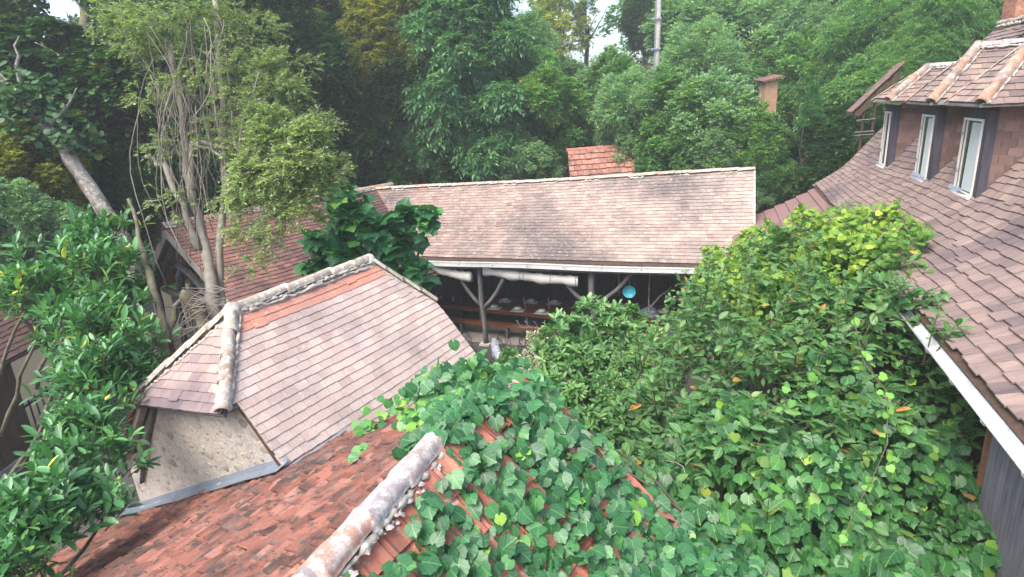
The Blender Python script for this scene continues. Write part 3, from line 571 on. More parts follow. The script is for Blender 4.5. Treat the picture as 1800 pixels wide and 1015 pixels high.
# hanging things
c = bx_at(1106, 513, .3); hb = empty('hanging_bowl', c, 'turquoise enamel bowl hanging from a rope beside the second post', 'bowl')
mb = MB(); ax_ = nrm(CAM-c); mb.lathe(c, [(.001, -.06), (.08, -.06), (.15, -.02), (.168, .02), (.175, .035), (.165, .035), (.15, .0), (.08, -.04), (.001, -.042)], 24, axis=ax_*A(1, 1, .3)); mb.build('dish', M['blue_bowl'], hb, smooth=True)
mb = MB(); mb.tube(wob(c+ZU*.17, A(c[0], c[1], 2.45), 6, .006, 3), .012, 6); mb.build('rope', M['rope'], hb)
c = bx_at(1088, 541, .5); hp = empty('hanging_pot', c, 'blackened iron pot hanging by its hoop handle behind the green shrub', 'pot')
mb = MB(); mb.lathe(c, [(.001, -.13), (.15, -.12), (.23, -.03), (.24, .05), (.25, .06), (.22, .06), (.21, -.02), (.001, -.06)], 20); mb.build('body', M['pot'], hp, smooth=True)
mb = MB(); mb.tube([c+BX*.24*math.cos(a)+ZU*(.05+.3*math.sin(a)) for a in np.linspace(0, math.pi, 13)], .008, 6); mb.build('handle', M['iron'], hp)
mb = MB(); mb.tube(wob(c+ZU*.35, A(c[0], c[1], 2.45), 6, .01, 4), .016, 6); mb.build('rope', M['rope'], hp)
c = bx_at(1141, 545, .6); hk = empty('hanging_rope', c, 'knotted jute rope hanging above the crumpled cloth', 'rope')
mb = MB(); mb.tube(wob(c+ZU*.0, A(c[0], c[1], 2.45), 10, .015, 9), [.03, .02, .025, .012, .012, .03, .012, .012, .012, .012, .012], 6); mb.build('rope', M['rope'], hk)
mb = MB(); mb.tube(wob(c+ZU*.05, bx_at(1180, 505, .7), 5, .02, 12), [.035, .03, .03, .025, .02, .02], 6); mb.build('wooden_arm', M['wood_grey'], hk)
c = BP(7.5, 1.0, 0); br = empty('barrel', c, 'blue-grey barrel standing right of the side table bowl', 'barrel')
mb = MB(); mb.lathe(c, [(.001, 0), (.24, 0), (.28, .2), (.3, .5), (.28, .8), (.25, .98), (.22, 1.0), (.001, .99)], 20); mb.build('body', M['barrel'], br, smooth=True)
mb = MB(); [mb.lathe(c, [(.292, h), (.30, h+.02), (.292, h+.04)], 20) for h in (.25, .62)]; mb.build('hoop', M['iron'], br)
c = bx_at(1212, 520, 1.0); wk = empty('wicker_basket', c, 'grey woven wicker dome hanging above the blue barrel', 'basket')
mb = MB(); mb.lathe(c, [(.001, .26), (.14, .22), (.26, .1), (.33, -.08), (.31, -.2), (.001, -.2)], 18); mb.build('weave', M['net'], wk, smooth=True)
for k_ in range(9): mb = MB(); a0 = k_*math.pi/9; mb.tube([c+A(math.cos(a0), math.sin(a0), 0)*.35*math.cos(t)+ZU*(.30*math.sin(t)-.1) for t in np.linspace(0, math.pi, 9)], .008, 4); mb.build('rib', M['rope'], wk)
c = bx_at(1205, 500, .55); lp_ = empty('hanging_lamp', c, 'grey conical lamp shade hanging left of the third post brace', 'lamp')
mb = MB(); mb.lathe(c, [(.03, .28), (.06, .25), (.13, -.05), (.14, -.08), (.12, -.07), (.05, .2)], 16); mb.build('lamp_shade', M['net'], lp_, smooth=True)
mb = MB(); mb.tube([c+ZU*.27, A(c[0], c[1], 2.45)], .006, 5); mb.build('cord', M['rope'], lp_)
c = BP(7.95, .2, 0); jar = empty('clay_jar', c, 'tall beige clay jar half hidden in the shrub by the third post', 'jar')
mb = MB(); mb.lathe(c, [(.001, 0), (.16, 0), (.25, .35), (.27, .8), (.2, 1.2), (.12, 1.35), (.14, 1.45), (.12, 1.45), (.1, 1.35), (.001, 1.2)], 20); mb.build('body', flat('beige clay', (.42, .34, .25)), jar, smooth=True)
c = BP(7.95, .2, 1.2); mb = MB(); mb.tube([c+BX*(.13+.12*math.sin(t))+ZU*(.2*math.cos(t)-.1) for t in np.linspace(.2, 2.9, 8)], .02, 6); mb.build('handle', M['rope'], jar, smooth=True)
# rolled blinds
def blind(u0_, u1_, z0_, z1_, lab, endroll):
    t = empty('rolled_blind', BP(u0_, .1, z0_), lab, 'blind', 'rolled canvas blinds under the barn eave')
    n = 26; mb = MB(); pts, rad = [], []; V = []; k = 9
    for i in range(n+1):
        s = i/n; u = u0_+(u1_-u0_)*s; sc = .5+.5*math.cos(s*math.pi*2*(3 if u1_-u0_ > 2 else 1)+.6); r_ = .105+.03*sc; z = z0_+(z1_-z0_)*s-.045*math.sin(s*math.pi)-.02*sc
        for j in range(k+1):
            a = -1.9+3.9*j/k+.25*math.sin(s*17); V.append(BP(u, .12-r_*1.0*math.cos(a)*.9, z+r_*math.sin(a)*1.15*(1+.12*math.sin(s*41+j))))
    mb.poly(V, [(i*(k+1)+j, i*(k+1)+j+1, (i+1)*(k+1)+j+1, (i+1)*(k+1)+j) for i in range(n) for j in range(k)]); mb.build('canvas', M['canvas'], t, smooth=True)
    for s in ((.03, .98) if u1_-u0_ < 2 else (.02, .40, .44, .72, .98)):
        mb = MB(); u = u0_+(u1_-u0_)*s; zc = z0_+(z1_-z0_)*s-.045*math.sin(s*math.pi); mb.tube([BP(u, .12-.14*math.cos(a), zc+.165*math.sin(a)) for a in np.linspace(-1.9, 1.9, 9)], .006, 4); mb.build('strap', M['rope'], t)
    mb = MB(); c = BP(u1_-.01, .12, z1_-.02); mb.lathe(c, [(.001, 0), (.05, .004), (.055, -.01), (.115, -.01), (.12, -.05)], 14, axis=BX); mb.build('roll_end', M['canvas'], t, smooth=True)
blind(.45, 1.74, 2.40, 2.17, 'short rolled cream canvas blind sagging left of the front post', True)
blind(2.12, 4.88, 2.37, 2.16, 'long rolled cream canvas blind hanging between the first two posts', True)
# iron chairs
def iron_chair(c, rz, lab):
    t = empty('iron_chair', c, lab, 'chair', 'wrought iron chairs in front of the barn'); cs, sn = math.cos(rz), math.sin(rz)
    Lc = lambda x, y, z: c+A(x*cs-y*sn, x*sn+y*cs, z)
    mb = MB(); mb.lathe(c, [(.2, .44), (.21, .45), (.2, .46)], 16); [mb.tube([Lc(-.2*math.cos(a), .2*math.sin(a), .45), Lc(.2*math.cos(a), .2*math.sin(a)*-1, .45)], .007, 5) for a in (0, .8, 1.6, 2.4)]; mb.build('seat', M['iron'], t)
    for x, y in ((-.17, -.15), (.17, -.15), (-.17, .17), (.17, .17)): mb = MB(); mb.tube([Lc(x, y, .45), Lc(x*1.1, y*1.15, .2), Lc(x*1.3, y*1.35, 0)], .011, 6); mb.build('leg', M['iron'], t)
    mb = MB(); mb.tube([Lc(.22*math.cos(a), .18, .45+.44*math.sin(a)) for a in np.linspace(0, math.pi, 15)], .011, 6)
    for s in (-1, 1):
        mb.tube([Lc(s*(.07+.07*math.exp(-.25*a)*math.cos(a)), .18, .68+.09*math.exp(-.18*a)*math.sin(a)) for a in np.linspace(0, 8, 22)], .008, 5)
        mb.tube([Lc(s*(.02+.15*q), .18, .47+.2*q*q) for q in np.linspace(0, 1, 6)], .008, 5)
        mb.tube([Lc(s*(.11+.05*math.cos(a)), .18, .55+.05*math.sin(a)) for a in np.linspace(0, 5.5, 14)], .007, 5)
    mb.build('backrest', M['iron'], t)
iron_chair(BP(1.98, -1.15, 0), .5, 'scrolled iron chair left of the front barn post')
iron_chair(BP(2.85, -.85, 0), -.5, 'scrolled iron chair just right of the front barn post')
iron_chair(BP(3.65, -.8, 0), .9, 'scrolled iron chair against the cream variegated bush')
hr = empty('candle_holder', BP(3.6, -.1, 0), 'thin metal candle stand with curled tips beside the iron chairs', 'candle stand')
mb = MB(); mb.tube([BP(3.6, -.1, 0), BP(3.6, -.1, .8)], .012, 6); mb.build('stand', M['iron'], hr)
for k_ in range(4): mb = MB(); u = 3.15+k_*.26; mb.tube([BP(3.6, -.1, .78), BP(u+.05, -.1, .78), BP(u, -.1, .9), BP(u-.04, -.1, .97), BP(u-.08, -.1, .95)], .009, 5); mb.build('curl', M['lead'], hr)

# ================================================================== near house with half hips (pale roof)
azb = math.radians(31); KA = A(math.sin(azb), math.cos(azb), 0); KN = A(KA[1], -KA[0], 0); b0 = atz(412, 548, 4.6)
def K(s, n, z): return A(b0[0], b0[1], 0)+KA*s+KN*n+ZU*z
def prof(pts):
    P_ = [A(*p) for p in pts]; ar = [0.]
    for i in range(1, len(P_)): ar.append(ar[-1]+float(np.linalg.norm(P_[i]-P_[i-1])))
    def f(d):
        if d <= 0: t = P_[1]-P_[0]; return P_[0]+t/np.linalg.norm(t)*d
        for i in range(1, len(P_)):
            if d <= ar[i] or i == len(P_)-1: return P_[i-1]+(P_[i]-P_[i-1])*((d-ar[i-1])/(ar[i]-ar[i-1]))
    return f, ar
# ---- smooth helper
def smooth_prof(pts, n=24):
    P_ = np.array(pts, float); t = np.concatenate([[0], np.cumsum(np.linalg.norm(np.diff(P_, axis=0), axis=1))]); tt = np.linspace(0, t[-1], n)
    Q = np.stack([np.interp(tt, t, P_[:, 0]), np.interp(tt, t, P_[:, 1])], -1)
    for _ in range(4): Q[1:-1] = (Q[:-2]+2*Q[1:-1]+Q[2:])/4
    return prof([tuple(q) for q in Q])
pr_r, _ = smooth_prof([(0, 4.62), (.83, 3.82), (1.00, 3.66), (1.3, 3.29), (1.62, 2.93), (2.3, 2.2)])
def surf_kr(s, d): n_, z_ = pr_r(d); return K(s, n_, z_+.02*s/2.4-.02*math.sin(math.pi*min(1, max(0, s/2.5))))
pr_l, _ = smooth_prof([(0, 4.62), (-1.2, 3.45), (-1.5, 3.05), (-2.45, 1.95)])
def surf_kl(s, d): n_, z_ = pr_l(d); return K(s, n_, z_)
house_p = empty('gabled_outbuilding', K(1.2, 0, 0), 'small stone outbuilding with a pale pink half-hipped tile roof in the foreground', 'building')
D1 = 1.155
roofp = deck(house_p, surf_kr, np.linspace(-.70, 2.96, 8), np.linspace(D1-.02, 2.55, 8), .05, M['wood_grey'], 'roof', 1)
polyplate(roofp, [surf_kr(0, 0)-ZU*.012, surf_kr(-.86, D1)-ZU*.012, surf_kr(2.98, D1)-ZU*.012, surf_kr(2.44, 0)-ZU*.012], nrm(KN+ZU), .05, M['wood_grey'], 'upper_deck')
polyplate(house_p, [surf_kl(0, 0)-ZU*.012, surf_kl(-.84, 1.68)-ZU*.012, surf_kl(2.98, 1.68)-ZU*.012, surf_kl(2.44, 0)-ZU*.012], nrm(-KN+ZU), .05, M['wood_grey'], 'upper_deck')
def reg_kr(s, d):
    if d < D1: return [(0, -.05), (2.44, -.05), (3.03, D1+.08), (-.90, D1+.08)]
    if s < .12: return [(-.72, D1-.2), (3.0, D1-.2), (3.0, 3), (-.72, 3)] if d < 1.98 else None
    return [(-.72, D1-.2), (3.0, D1-.2), (3.0, 3), (-.72, 3)]
def tint_kr(s, d, r):
    if d < .36 and d > .1: return r.uniform(.92, 1)
    st_ = .22 if (.25 < s < 1.0 and .3 < d < 1.0 and r.random() < .35) else 0
    return min(.85, max(0, r.gauss(.60, .10)-st_))
tile_field(roofp, surf_kr, reg_kr, -.9, 3.0, 0, 2.5, .195, .112, .011, M['tile_pale'], flip=1, lift=1.3, jit=.25, tintf=tint_kr, seed=5, rot=.006)
# left slope (only its edge is seen)
rl = deck(house_p, surf_kl, np.linspace(-.78, 2.96, 6), np.linspace(1.66, 3.0, 8), .05, M['wood_grey'], 'rear_slope', -1)
tile_field(rl, surf_kl, lambda s, d: ([(0, -.05), (2.44, -.05), (3.0, 1.7), (-.9, 1.7)] if d < 1.6 else [(-.86, 1.5), (2.98, 1.5), (2.98, 3.2), (-.86, 3.2)]), -.9, 2.98, 0, 3.0, .195, .112, .02, M['tile_orange'], flip=-1, jit=.6, maxobj=120, seed=6, lift=2.2, rot=.03)
# half hip triangle facing the camera
h0, hL, hR = K(0, 0, 4.60), K(-.86, -1.26, 3.46), K(-.92, .83, 3.80)
hu = nrm(hR-hL); hd_ = (hL+(hR-hL)*.6-h0); hd_ = hd_-hu*(hd_@hu); HD = np.linalg.norm(hd_); hdn = hd_/HD
def surf_h(u, d): return h0+hu*u+hdn*d
uL, uR = float((hL-h0)@hu), float((hR-h0)@hu)
hn = nrm(np.cross(hL-h0, hR-h0)); hn = hn if hn[2] > 0 else -hn
hh = polyplate(house_p, [h0-ZU*.01, hL-ZU*.02, hR-ZU*.02], hn, .05, M['wood_grey'], 'half_hip')
fl = 1 if nrm(np.cross(hu, hdn))[2] > 0 else -1
tile_field(hh, surf_h, lambda u, d: [(0, -.02), (uR*1.04, HD*1.04), (uL*1.04, HD*1.04)], uL, uR, 0, HD*1.03, .21, .118, .014, M['tile_brown'], flip=fl, jit=.3, tintf=lambda u, d, r: min(1, max(0, .95-.55*(d/HD)+r.gauss(0, .12))), seed=8)
# far half hip
g0, gL, gR = K(2.44, 0, 4.64), K(3.02, .80, 3.86), K(3.02, -.8, 3.86)
polyplate(house_p, [g0-ZU*.01, gL, gR], nrm(KA+ZU), .05, M['tile_pale'], 'far_half_hip')
ridge_row(house_p, K(-.02, 0, 4.63), K(2.46, 0, 4.66), ZU, .082, .42, M['ridge'], seed=1, taper=.9, arc=3.3, tints=[.1, .3, .2, 0, .4])
mb = MB(); rr_ = random.Random(3); pts = [K(.15+i*.07, .085+rr_.uniform(-.012, .012), 4.575+rr_.uniform(-.02, .02)) for i in range(33)]; mb.tube(pts, [.025*rr_.uniform(.5, 1.5) for _ in pts], 6); mb.build('mortar_bed', M['mortar'], house_p, smooth=True)
upn = nrm(-KA*.6+ZU)
ridge_row(house_p, hR+A(0, 0, .035)+nrm(h0-hR)*.02, h0+A(0, 0, .03), nrm(-KA*.35+KN*.35+ZU), .086, .40, M['ridge'], seed=4, taper=.82, arc=3.2, tints=[.3, .85, .1], lift=.01)
ridge_row(house_p, hL+A(0, 0, .03), h0+A(0, 0, .03), nrm(-KA*.35-KN*.35+ZU), .075, .38, M['ridge'], seed=5, taper=.95, arc=2.6, tints=[0, .2, .1])
ridge_row(house_p, gL+A(0, 0, .03), g0+A(0, 0, .03), nrm(KA*.3+KN*.3+ZU), .055, .3, M['ridge'], seed=6, taper=.95, arc=2.8, tints=[.1, .3])
mb = MB(); mb.lathe(K(-.02, 0, 4.60), [(.001, .13), (.06, .12), (.10, .07), (.115, 0), (.11, -.06)], 14); mb.build('ridge_cap', M['mortar'], house_p, smooth=True)
mb = MB(); mb.lathe(K(2.46, 0, 4.63), [(.001, .12), (.055, .11), (.09, .06), (.1, 0), (.1, -.06)], 14); mb.build('ridge_cap', M['mortar'], house_p, smooth=True)
# gable wall
SW = -.66
wl = [(-1.22, 3.40), (-1.75, 2.62), (-2.25, 2.05), (-2.22, 1.5), (-2.3, 0), (1.42, 0), (1.42, 3.08), (1.30, 3.24), (1.02, 3.60), (.80, 3.80)]
wall = polyplate(house_p, [K(SW, n, z) for n, z in wl], -KA, .35, M['plaster'], 'gable_wall')
polyplate(house_p, [K(SW+.3, 1.40, 0), K(2.9, 1.40, 0), K(2.9, 1.40, 3.06), K(SW+.3, 1.40, 3.06)], KN, .3, M['plaster'], 'side_wall')
polyplate(house_p, [K(2.86, -2.2, 0), K(2.86, 1.4, 0), K(2.86, 1.25, 3.2), K(2.86, .7, 3.8), K(2.86, -.9, 3.7), K(2.86, -2.2, 2.1)], KA, .3, M['plaster'], 'far_wall')
def inpoly(x, y, P_):
    c = False
    for i in range(len(P_)):
        (x1, y1), (x2, y2) = P_[i], P_[i-1]
        if (y1 > y) != (y2 > y) and x < (x2-x1)*(y-y1)/(y2-y1)+x1: c = not c
    return c
ins = [(-1.1, 3.38), (-1.55, 2.62), (-1.7, 2.1), (-1.6, 1.9), (1.25, 3.1), (1.18, 3.25), (.75, 3.72)]
rr_ = random.Random(12); placed = []; me_st = []
for k_ in range(5):
    mb = MB(); n = 9; V = [(0, 0, .035)]
    for ring, (rr2, h) in enumerate(((.6, .03), (1, 0))):
        for j in range(n): a = 2*math.pi*j/n; q = rr2*(1+rr_.uniform(-.2, .2)); V.append((q*math.cos(a), q*math.sin(a), h*(1+rr_.uniform(-.3, .3))))
    mb.poly(V, [(0, 1+j, 1+(j+1) % n) for j in range(n)]+[(1+j, 1+n+j, 1+n+(j+1) % n, 1+(j+1) % n) for j in range(n)])
    me = bpy.data.meshes.new('stone'); me.from_pydata(mb.v, [], mb.f); me.materials.append(M['stone']); me_st.append(me)
tries = 0
while len(placed) < 85 and tries < 4000:
    tries += 1; n_, z_ = rr_.uniform(-1.7, 1.3), rr_.uniform(1.9, 3.8); r_ = rr_.choice((rr_.uniform(.014, .03), rr_.uniform(.03, .075)))
    if not inpoly(n_, z_, ins) or any((n_-a)**2+(z_-b)**2 < (r_+c_+.012)**2*1.5 for a, b, c_ in placed): continue
    placed.append((n_, z_, r_)); o = bpy.data.objects.new('stone', me_st[len(placed) % 5]); O = K(SW-.001, n_, z_); a = rr_.uniform(-.3, .3); ex, ez = KN*math.cos(a)+ZU*math.sin(a), ZU*math.cos(a)-KN*math.sin(a)
    m = np.stack([ex*r_*1.5, ez*r_, -KA*.26], 1)
    o.matrix_basis = Matrix([[*m[0], O[0]], [*m[1], O[1]], [*m[2], O[2]], [0, 0, 0, 1]]); COL.objects.link(o); o.parent = wall; o.color = (rr_.random(), 0, 0, 1)
mb = MB(); mb.tube(wob(K(SW-.03, -1.03, 3.42), K(SW-.03, -1.95, 1.95), 6, .02, 8), [.045, .04, .045, .04, .038, .035, .03], 6, squash=.7); mb.build('timber_strut', M['wood_grey'], house_p, smooth=True)
# verge of the left slope: lath + mortar edge
mb = MB()
for k_ in range(10):
    d = 1.45+k_*.16; p, q = surf_kl(-.76, d), surf_kl(-.76, d+.16); mb.beam(p-ZU*.05, q-ZU*.05, .10, .07, tint=rr_.random())
mb.build('verge_mortar', M['mortar'], house_p)
mb = MB()
for k_ in range(8):
    d = D1+k_*.1; p, q = surf_kr(-.71, d), surf_kr(-.71, d+.1); mb.beam(p-ZU*.03, q-ZU*.03, .03, .05)
mb.build('verge_board', M['wood_dark'], house_p)
mb = MB(); pts = [K(SW-.04, n, 1.05+(n+2.63)*.487+.10+rr_.uniform(-.03, .03)) for n in np.linspace(-2.1, 1.35, 26)]; mb.tube(pts, [.06*rr_.uniform(.7, 1.4) for _ in pts], 6); mb.build('mortar_fillet', M['plaster'], house_p, smooth=True)

# ================================================================== red roof in front (C)
CS = 4.15; CZR = 4.45; TL = math.tan(math.radians(26)); TR = math.tan(math.radians(40))
def c_left(n): return CZR-(CS-n)*TL
cl, sl_ = math.cos(math.radians(26)), math.sin(math.radians(26)); cr_, sr_ = math.cos(math.radians(40)), math.sin(math.radians(40))
def surf_cl(s, d):
    b = .012*math.sin(s*2.1+d*1.7)+.010*math.sin(s*.9-d*2.3+1)
    return K(s, CS-d*cl, CZR-d*sl_+b)
def surf_cr(s, d): return K(s, CS+d*cr_, CZR-d*sr_+.012*math.sin(s*3))
redh = empty('red_roofed_building', K(-2.5, 3, 0), 'near building with a rough old orange-red tile roof half covered by grapevine', 'building')
rc = deck(redh, surf_cl, np.linspace(-5.2, 0.02, 12), np.linspace(0, 7.5, 16), .06, M['wood_dark'], 'roof', -1)
def reg_cl(s, d):
    n_ = CS-d*cl
    if s > SW-.06 and n_ < 1.46: return None
    return [(-5.3, -.1), (.06, -.1), (.06, 7.6), (-5.3, 7.6)]
def tint_cl(s, d, r):
    return min(1, max(0, r.gauss(.58, .22)))
tile_field(rc, surf_cl, reg_cl, -5.2, .06, 0, 7.5, .17, .108, .017, M['tile_rough'], flip=-1, jit=2.4, lift=2.6, tintf=tint_cl, seed=9, rot=.085, gap=.01)
rcr = deck(redh, surf_cr, np.linspace(-5.2, .02, 8), np.linspace(0, 1.85, 4), .06, M['wood_dark'], 'vine_side_roof', 1)
def roman_mesh(seed):
    r = random.Random(seed); n = 9; V = []; W_, Lg = .235, .36
    for (y, lift_) in ((-Lg*.55, .0), (Lg*.45, .03)):
        for top in (0, .014):
            for i in range(n):
                x = (i/(n-1)-.5)*W_; t = i/(n-1); z = .028*max(0, math.sin((t-.62)/.38*math.pi)) if t > .62 else (.018*max(0, math.sin(t/.2*math.pi)) if t < .2 else 0)
                V.append((x, y, z+lift_+top))
    m = 2*n; Fc = []
    for i in range(n-1): Fc += [(n+i, n+i+1, m+n+i+1, m+n+i), (i, m+i, m+i+1, i+1), (m+i, m+n+i, m+n+i+1, m+i+1)]
    Fc += [(0, n, m+n, m), (n-1, m+n-1, m+n+n-1, n+n-1)]
    me = bpy.data.meshes.new('interlocking_tile'); me.from_pydata(V, [], Fc); me.materials.append(M['tile_red']); return me
rmes = [roman_mesh(i) for i in range(2)]; cnt = 0; rr_ = random.Random(31)
for j in range(6):
    for i in range(23):
        s, d = -4.95+i*.222, .17+j*.315
        if s > .0: continue
        O = surf_cr(s, d); Z_ = nrm(KN*sr_+ZU*cr_); Yv = nrm(KN*cr_-ZU*sr_); Yt = nrm(Yv+Z_*rr_.gauss(0, .01)); Xt = nrm(np.cross(Yt, Z_)); Xt = Xt if Xt@KA > 0 else -Xt; Zt = np.cross(Xt, Yt); Zt = Zt if Zt[2] > 0 else -Zt
        o = bpy.data.objects.new('interlocking_tile', rmes[cnt % 2]); P_ = O+Z_*(.01+rr_.uniform(0, .008)); o.matrix_basis = Matrix(((Xt[0], Yt[0], Zt[0], P_[0]), (Xt[1], Yt[1], Zt[1], P_[1]), (Xt[2], Yt[2], Zt[2], P_[2]), (0, 0, 0, 1)))
        COL.objects.link(o); o.parent = rcr; o.color = (rr_.random(), 0, 0, 1); cnt += 1
mb = MB()   # verge tiles on the far gable
for j in range(6):
    d = .02+j*.315; p, q = surf_cr(.03, d), surf_cr(.03, d+.34); mb = MB(); mb.beam(p+ZU*.05, q+ZU*.075-ZU*.03, .10, .03, tint=.8); mb.beam(p+KA*.05-ZU*.02, q+KA*.05-ZU*.03, .02, .15, tint=.8); mb.build('verge_tile', M['tile_red'], rcr)
_ra, _rb = K(-4.9, 4.66, CZR-.02), K(-1.32, 4.10, CZR+.02)
ridge_row(redh, _ra, _rb, ZU, .104, .46, M['ridge_old'], seed=11, taper=.84, arc=3.3, tints=[.1, .5, .1, 1, 0, .9], th=.022, rough=.08)
mb = MB(); rr_ = random.Random(41); _dd = nrm(_rb-_ra); _L = float(np.linalg.norm(_rb-_ra)); _x = np.cross(_dd, ZU)
for i in range(260):
    q = rr_.random()**.8; sd = rr_.choice((-1, 1)); c = _ra+_dd*_L*q+_x*sd*rr_.uniform(.085, .15)+ZU*rr_.uniform(-.07, -.01); rz = rr_.uniform(.008, .032); V = []
    for a in range(6): V.append(c+rz*A(math.cos(a*1.047), math.sin(a*1.047), 0)*rr_.uniform(.6, 1.3))
    V += [c+A(0, 0, rz*.8), c-A(0, 0, rz*.6)]
    mb.poly(V, [(a, (a+1) % 6, 6) for a in range(6)]+[((a+1) % 6, a, 7) for a in range(6)], rr_.random())
mb.build('mortar_crumbs', M['ridge_old'], redh, kind='stuff')
ridge_row(redh, K(-1.32, 4.1, CZR-.05), K(-.1, CS, CZR-.05), ZU, .085, .5, M['ridge_orange'], seed=12, taper=.86, arc=3.2)
for (pp, qq, nm, mt) in ((K(-5.2, CS-7.4*cl, 0), K(.0, CS-7.4*cl, 0), 'left_wall', 'plaster'),):
    mb = MB(); mb.box(K(-5.2, -2.35, 0), KA*4.5, KN*.3, ZU*1.05); mb.build('side_wall', M['plaster'], redh)
polyplate(redh, [K(-.12, 1.5, 0), K(-.12, 5.3, 0), K(-.12, 5.3, 3.35), K(-.12, CS, 4.3), K(-.12, 1.5, 3.05)], KA, .3, M['plaster'], 'far_gable_wall')
# zinc flashing
fz = MB(); seg = 14; V = []
for i in range(seg+1):
    n_ = -2.72+(1.46+2.72)*i/seg; z_ = c_left(n_)+.085+.005*math.sin(i*1.7)
    V += [K(SW+.0-.002, n_, z_+.085), K(SW-.03, n_, z_+.02), K(SW-.19-.012*math.sin(i*2.1), n_, z_-.004)]
fz.poly(V, [(i*3+j, i*3+3+j, i*3+4+j, i*3+1+j) for i in range(seg) for j in range(2)])
V2 = [p-ZU*.006 for p in V]; fz.poly(V2, [(i*3+j, i*3+1+j, i*3+4+j, i*3+3+j) for i in range(seg) for j in range(2)]); fz.build('flashing', M['zinc'], redh, smooth=False)
fz = MB(); V = []; seg = 8
for i in range(seg+1):
    s = SW-.02+(.22-SW)*i/seg; V += [K(s, 1.30, pr_r(1.88)[1]+.02), K(s, 1.42, c_left(1.42)+.05), K(s, 1.62, c_left(1.62)+.06+.01*math.sin(i*2))]
fz.poly(V, [(i*3+j, i*3+3+j, i*3+4+j, i*3+1+j) for i in range(seg) for j in range(2)]); fz.build('valley_flashing', M['zinc'], redh)

# ================================================================== shed on the left (D)
azd = math.radians(38); DA = A(math.sin(azd), math.cos(azd), 0); DN = A(DA[1], -DA[0], 0); d0_ = atz(297, 402, 4.4)
def DP(s, n, z): return A(d0_[0], d0_[1], 0)+DA*s+DN*n+ZU*z
td = math.radians(28.5)
def surf_dr(s, d): return DP(s, d*.858, 4.44-d*.513+.01*math.sin(s*3))
def surf_dl(s, d): return DP(s, -d*.78, 4.44-d*.626)
shed = empty('timber_shed', DP(2, 0, 0), 'open timber-framed shed with a dark red tiled gable roof at the left', 'shed')
rs = deck(shed, surf_dr, np.linspace(-.05, 7.5, 8), np.linspace(0, 4.3, 4), .04, M['wood_dark'], 'roof', 1)
tile_field(rs, surf_dr, lambda s, d: [(-.12, -.1), (7.5, -.1), (7.5, 4.4), (-.12, 4.4)], -.1, 7.5, 0, 4.25, .19, .135, .016, M['tile_dark'], flip=1, jit=.5, seed=13, tintf=lambda s, d, r: min(1, max(0, r.gauss(.95-.13*s-.12*d, .16))), rot=.012)
rs2 = deck(shed, surf_dl, np.linspace(-.05, 7.5, 4), np.linspace(0, 3.2, 4), .04, M['tile_red'], 'rear_slope', -1)
tile_field(rs2, surf_dl, lambda s, d: [(-.14, -.1), (.45, -.1), (.45, 3.3), (-.14, 3.3)], -.1, .5, 0, 3.2, .19, .135, .022, M['tile_orange'], flip=-1, jit=.9, maxobj=100, seed=14, lift=2.4)
ridge_row(shed, DP(-.12, 0, 4.47), DP(7.4, 0, 4.47), ZU, .10, .42, M['ridge_orange'], seed=15, arc=2.9)
for (sg, c1_, s1_) in ((1, .858, .513), (-1, .78, .626)):
    mb = MB(); L_ = 4.3 if sg > 0 else 3.2; mb.beam(DP(-.10, 0, 4.30), DP(-.10, sg*L_*c1_, 4.30-L_*s1_), .05, .19); mb.build('bargeboard', M['wood_fascia'], shed)
    mb = MB(); mb.beam(DP(.18, 0, 4.18), DP(.18, sg*L_*c1_, 4.18-L_*s1_), .12, .16); mb.build('rafter', M['wood_grey'], shed)
for (a, b, r_, nm) in (((.3, -.1, 4.1), (.5, -1.35, 2.4), .11, 'brace'), ((.3, .2, 4.05), (.3, .95, 2.5), .09, 'brace'), ((.25, -.55, 3.3), (.25, 1.5, 2.55), .085, 'collar'), ((.2, -1.4, 3.15), (.9, -.3, 3.35), .08, 'purlin'),
                      ((.25, -1.7, 2.5), (.25, 2.9, 2.5), .10, 'tie_beam'), ((.25, -1.3, 0), (.25, -1.2, 2.5), .12, 'post'), ((.25, 2.7, 0), (.25, 2.7, 2.5), .11, 'post'), ((.25, -.6, 0), (.6, -.7, 3.2), .09, 'post'), ((3.5, -1.8, 0), (3.5, -1.8, 2.6), .1, 'post'), ((3.5, 2.9, 0), (3.5, 2.9, 2.4), .1, 'post')):
    mb = MB(); pts = wob(DP(*a), DP(*b), 6, .03, int(a[1]*10)+50); mb.tube(pts, r_, 6, squash=.8); mb.build(nm, M['wood_grey'], shed)
mb = MB(); mb.box(DP(7.2, -2.2, 0), DN*5.2, DA*.05, ZU*3.2); mb.build('rear_wall', M['wood_dark'], shed)

# ================================================================== house on the right (E)
g1 = atz(1790, 760, 4.1); EA = A(.336, .942, 0); EN = A(.942, -.336, 0)
def EP(t, w_, z): return A(g1[0], g1[1], 0)+EA*t+EN*w_+ZU*z
EPR = [(-.06, 4.14), (.27, 4.36), (.70, 4.69), (1.06, 5.12), (1.36, 5.52), (2.0, 6.28), (3.2, 7.5), (3.7, 7.98)]
_P = np.array(EPR[::-1], float); _t = np.concatenate([[0], np.cumsum(np.linalg.norm(np.diff(_P, axis=0), axis=1))]); _tt = np.linspace(0, _t[-1], 40)
_Q = np.stack([np.interp(_tt, _t, _P[:, 0]), np.interp(_tt, _t, _P[:, 1])], -1)
for _ in range(8): _Q[1:-1] = (_Q[:-2]+2*_Q[1:-1]+_Q[2:])/4
ELEN = float(_t[-1])
def e_prof(d):
    x = np.interp(d, _tt, _Q[:, 0]); z = np.interp(d, _tt, _Q[:, 1])
    if d > ELEN: x += (_Q[-1, 0]-_Q[-2, 0])/(_tt[1])*(d-ELEN); z += (_Q[-1, 1]-_Q[-2, 1])/(_tt[1])*(d-ELEN)
    return x, z
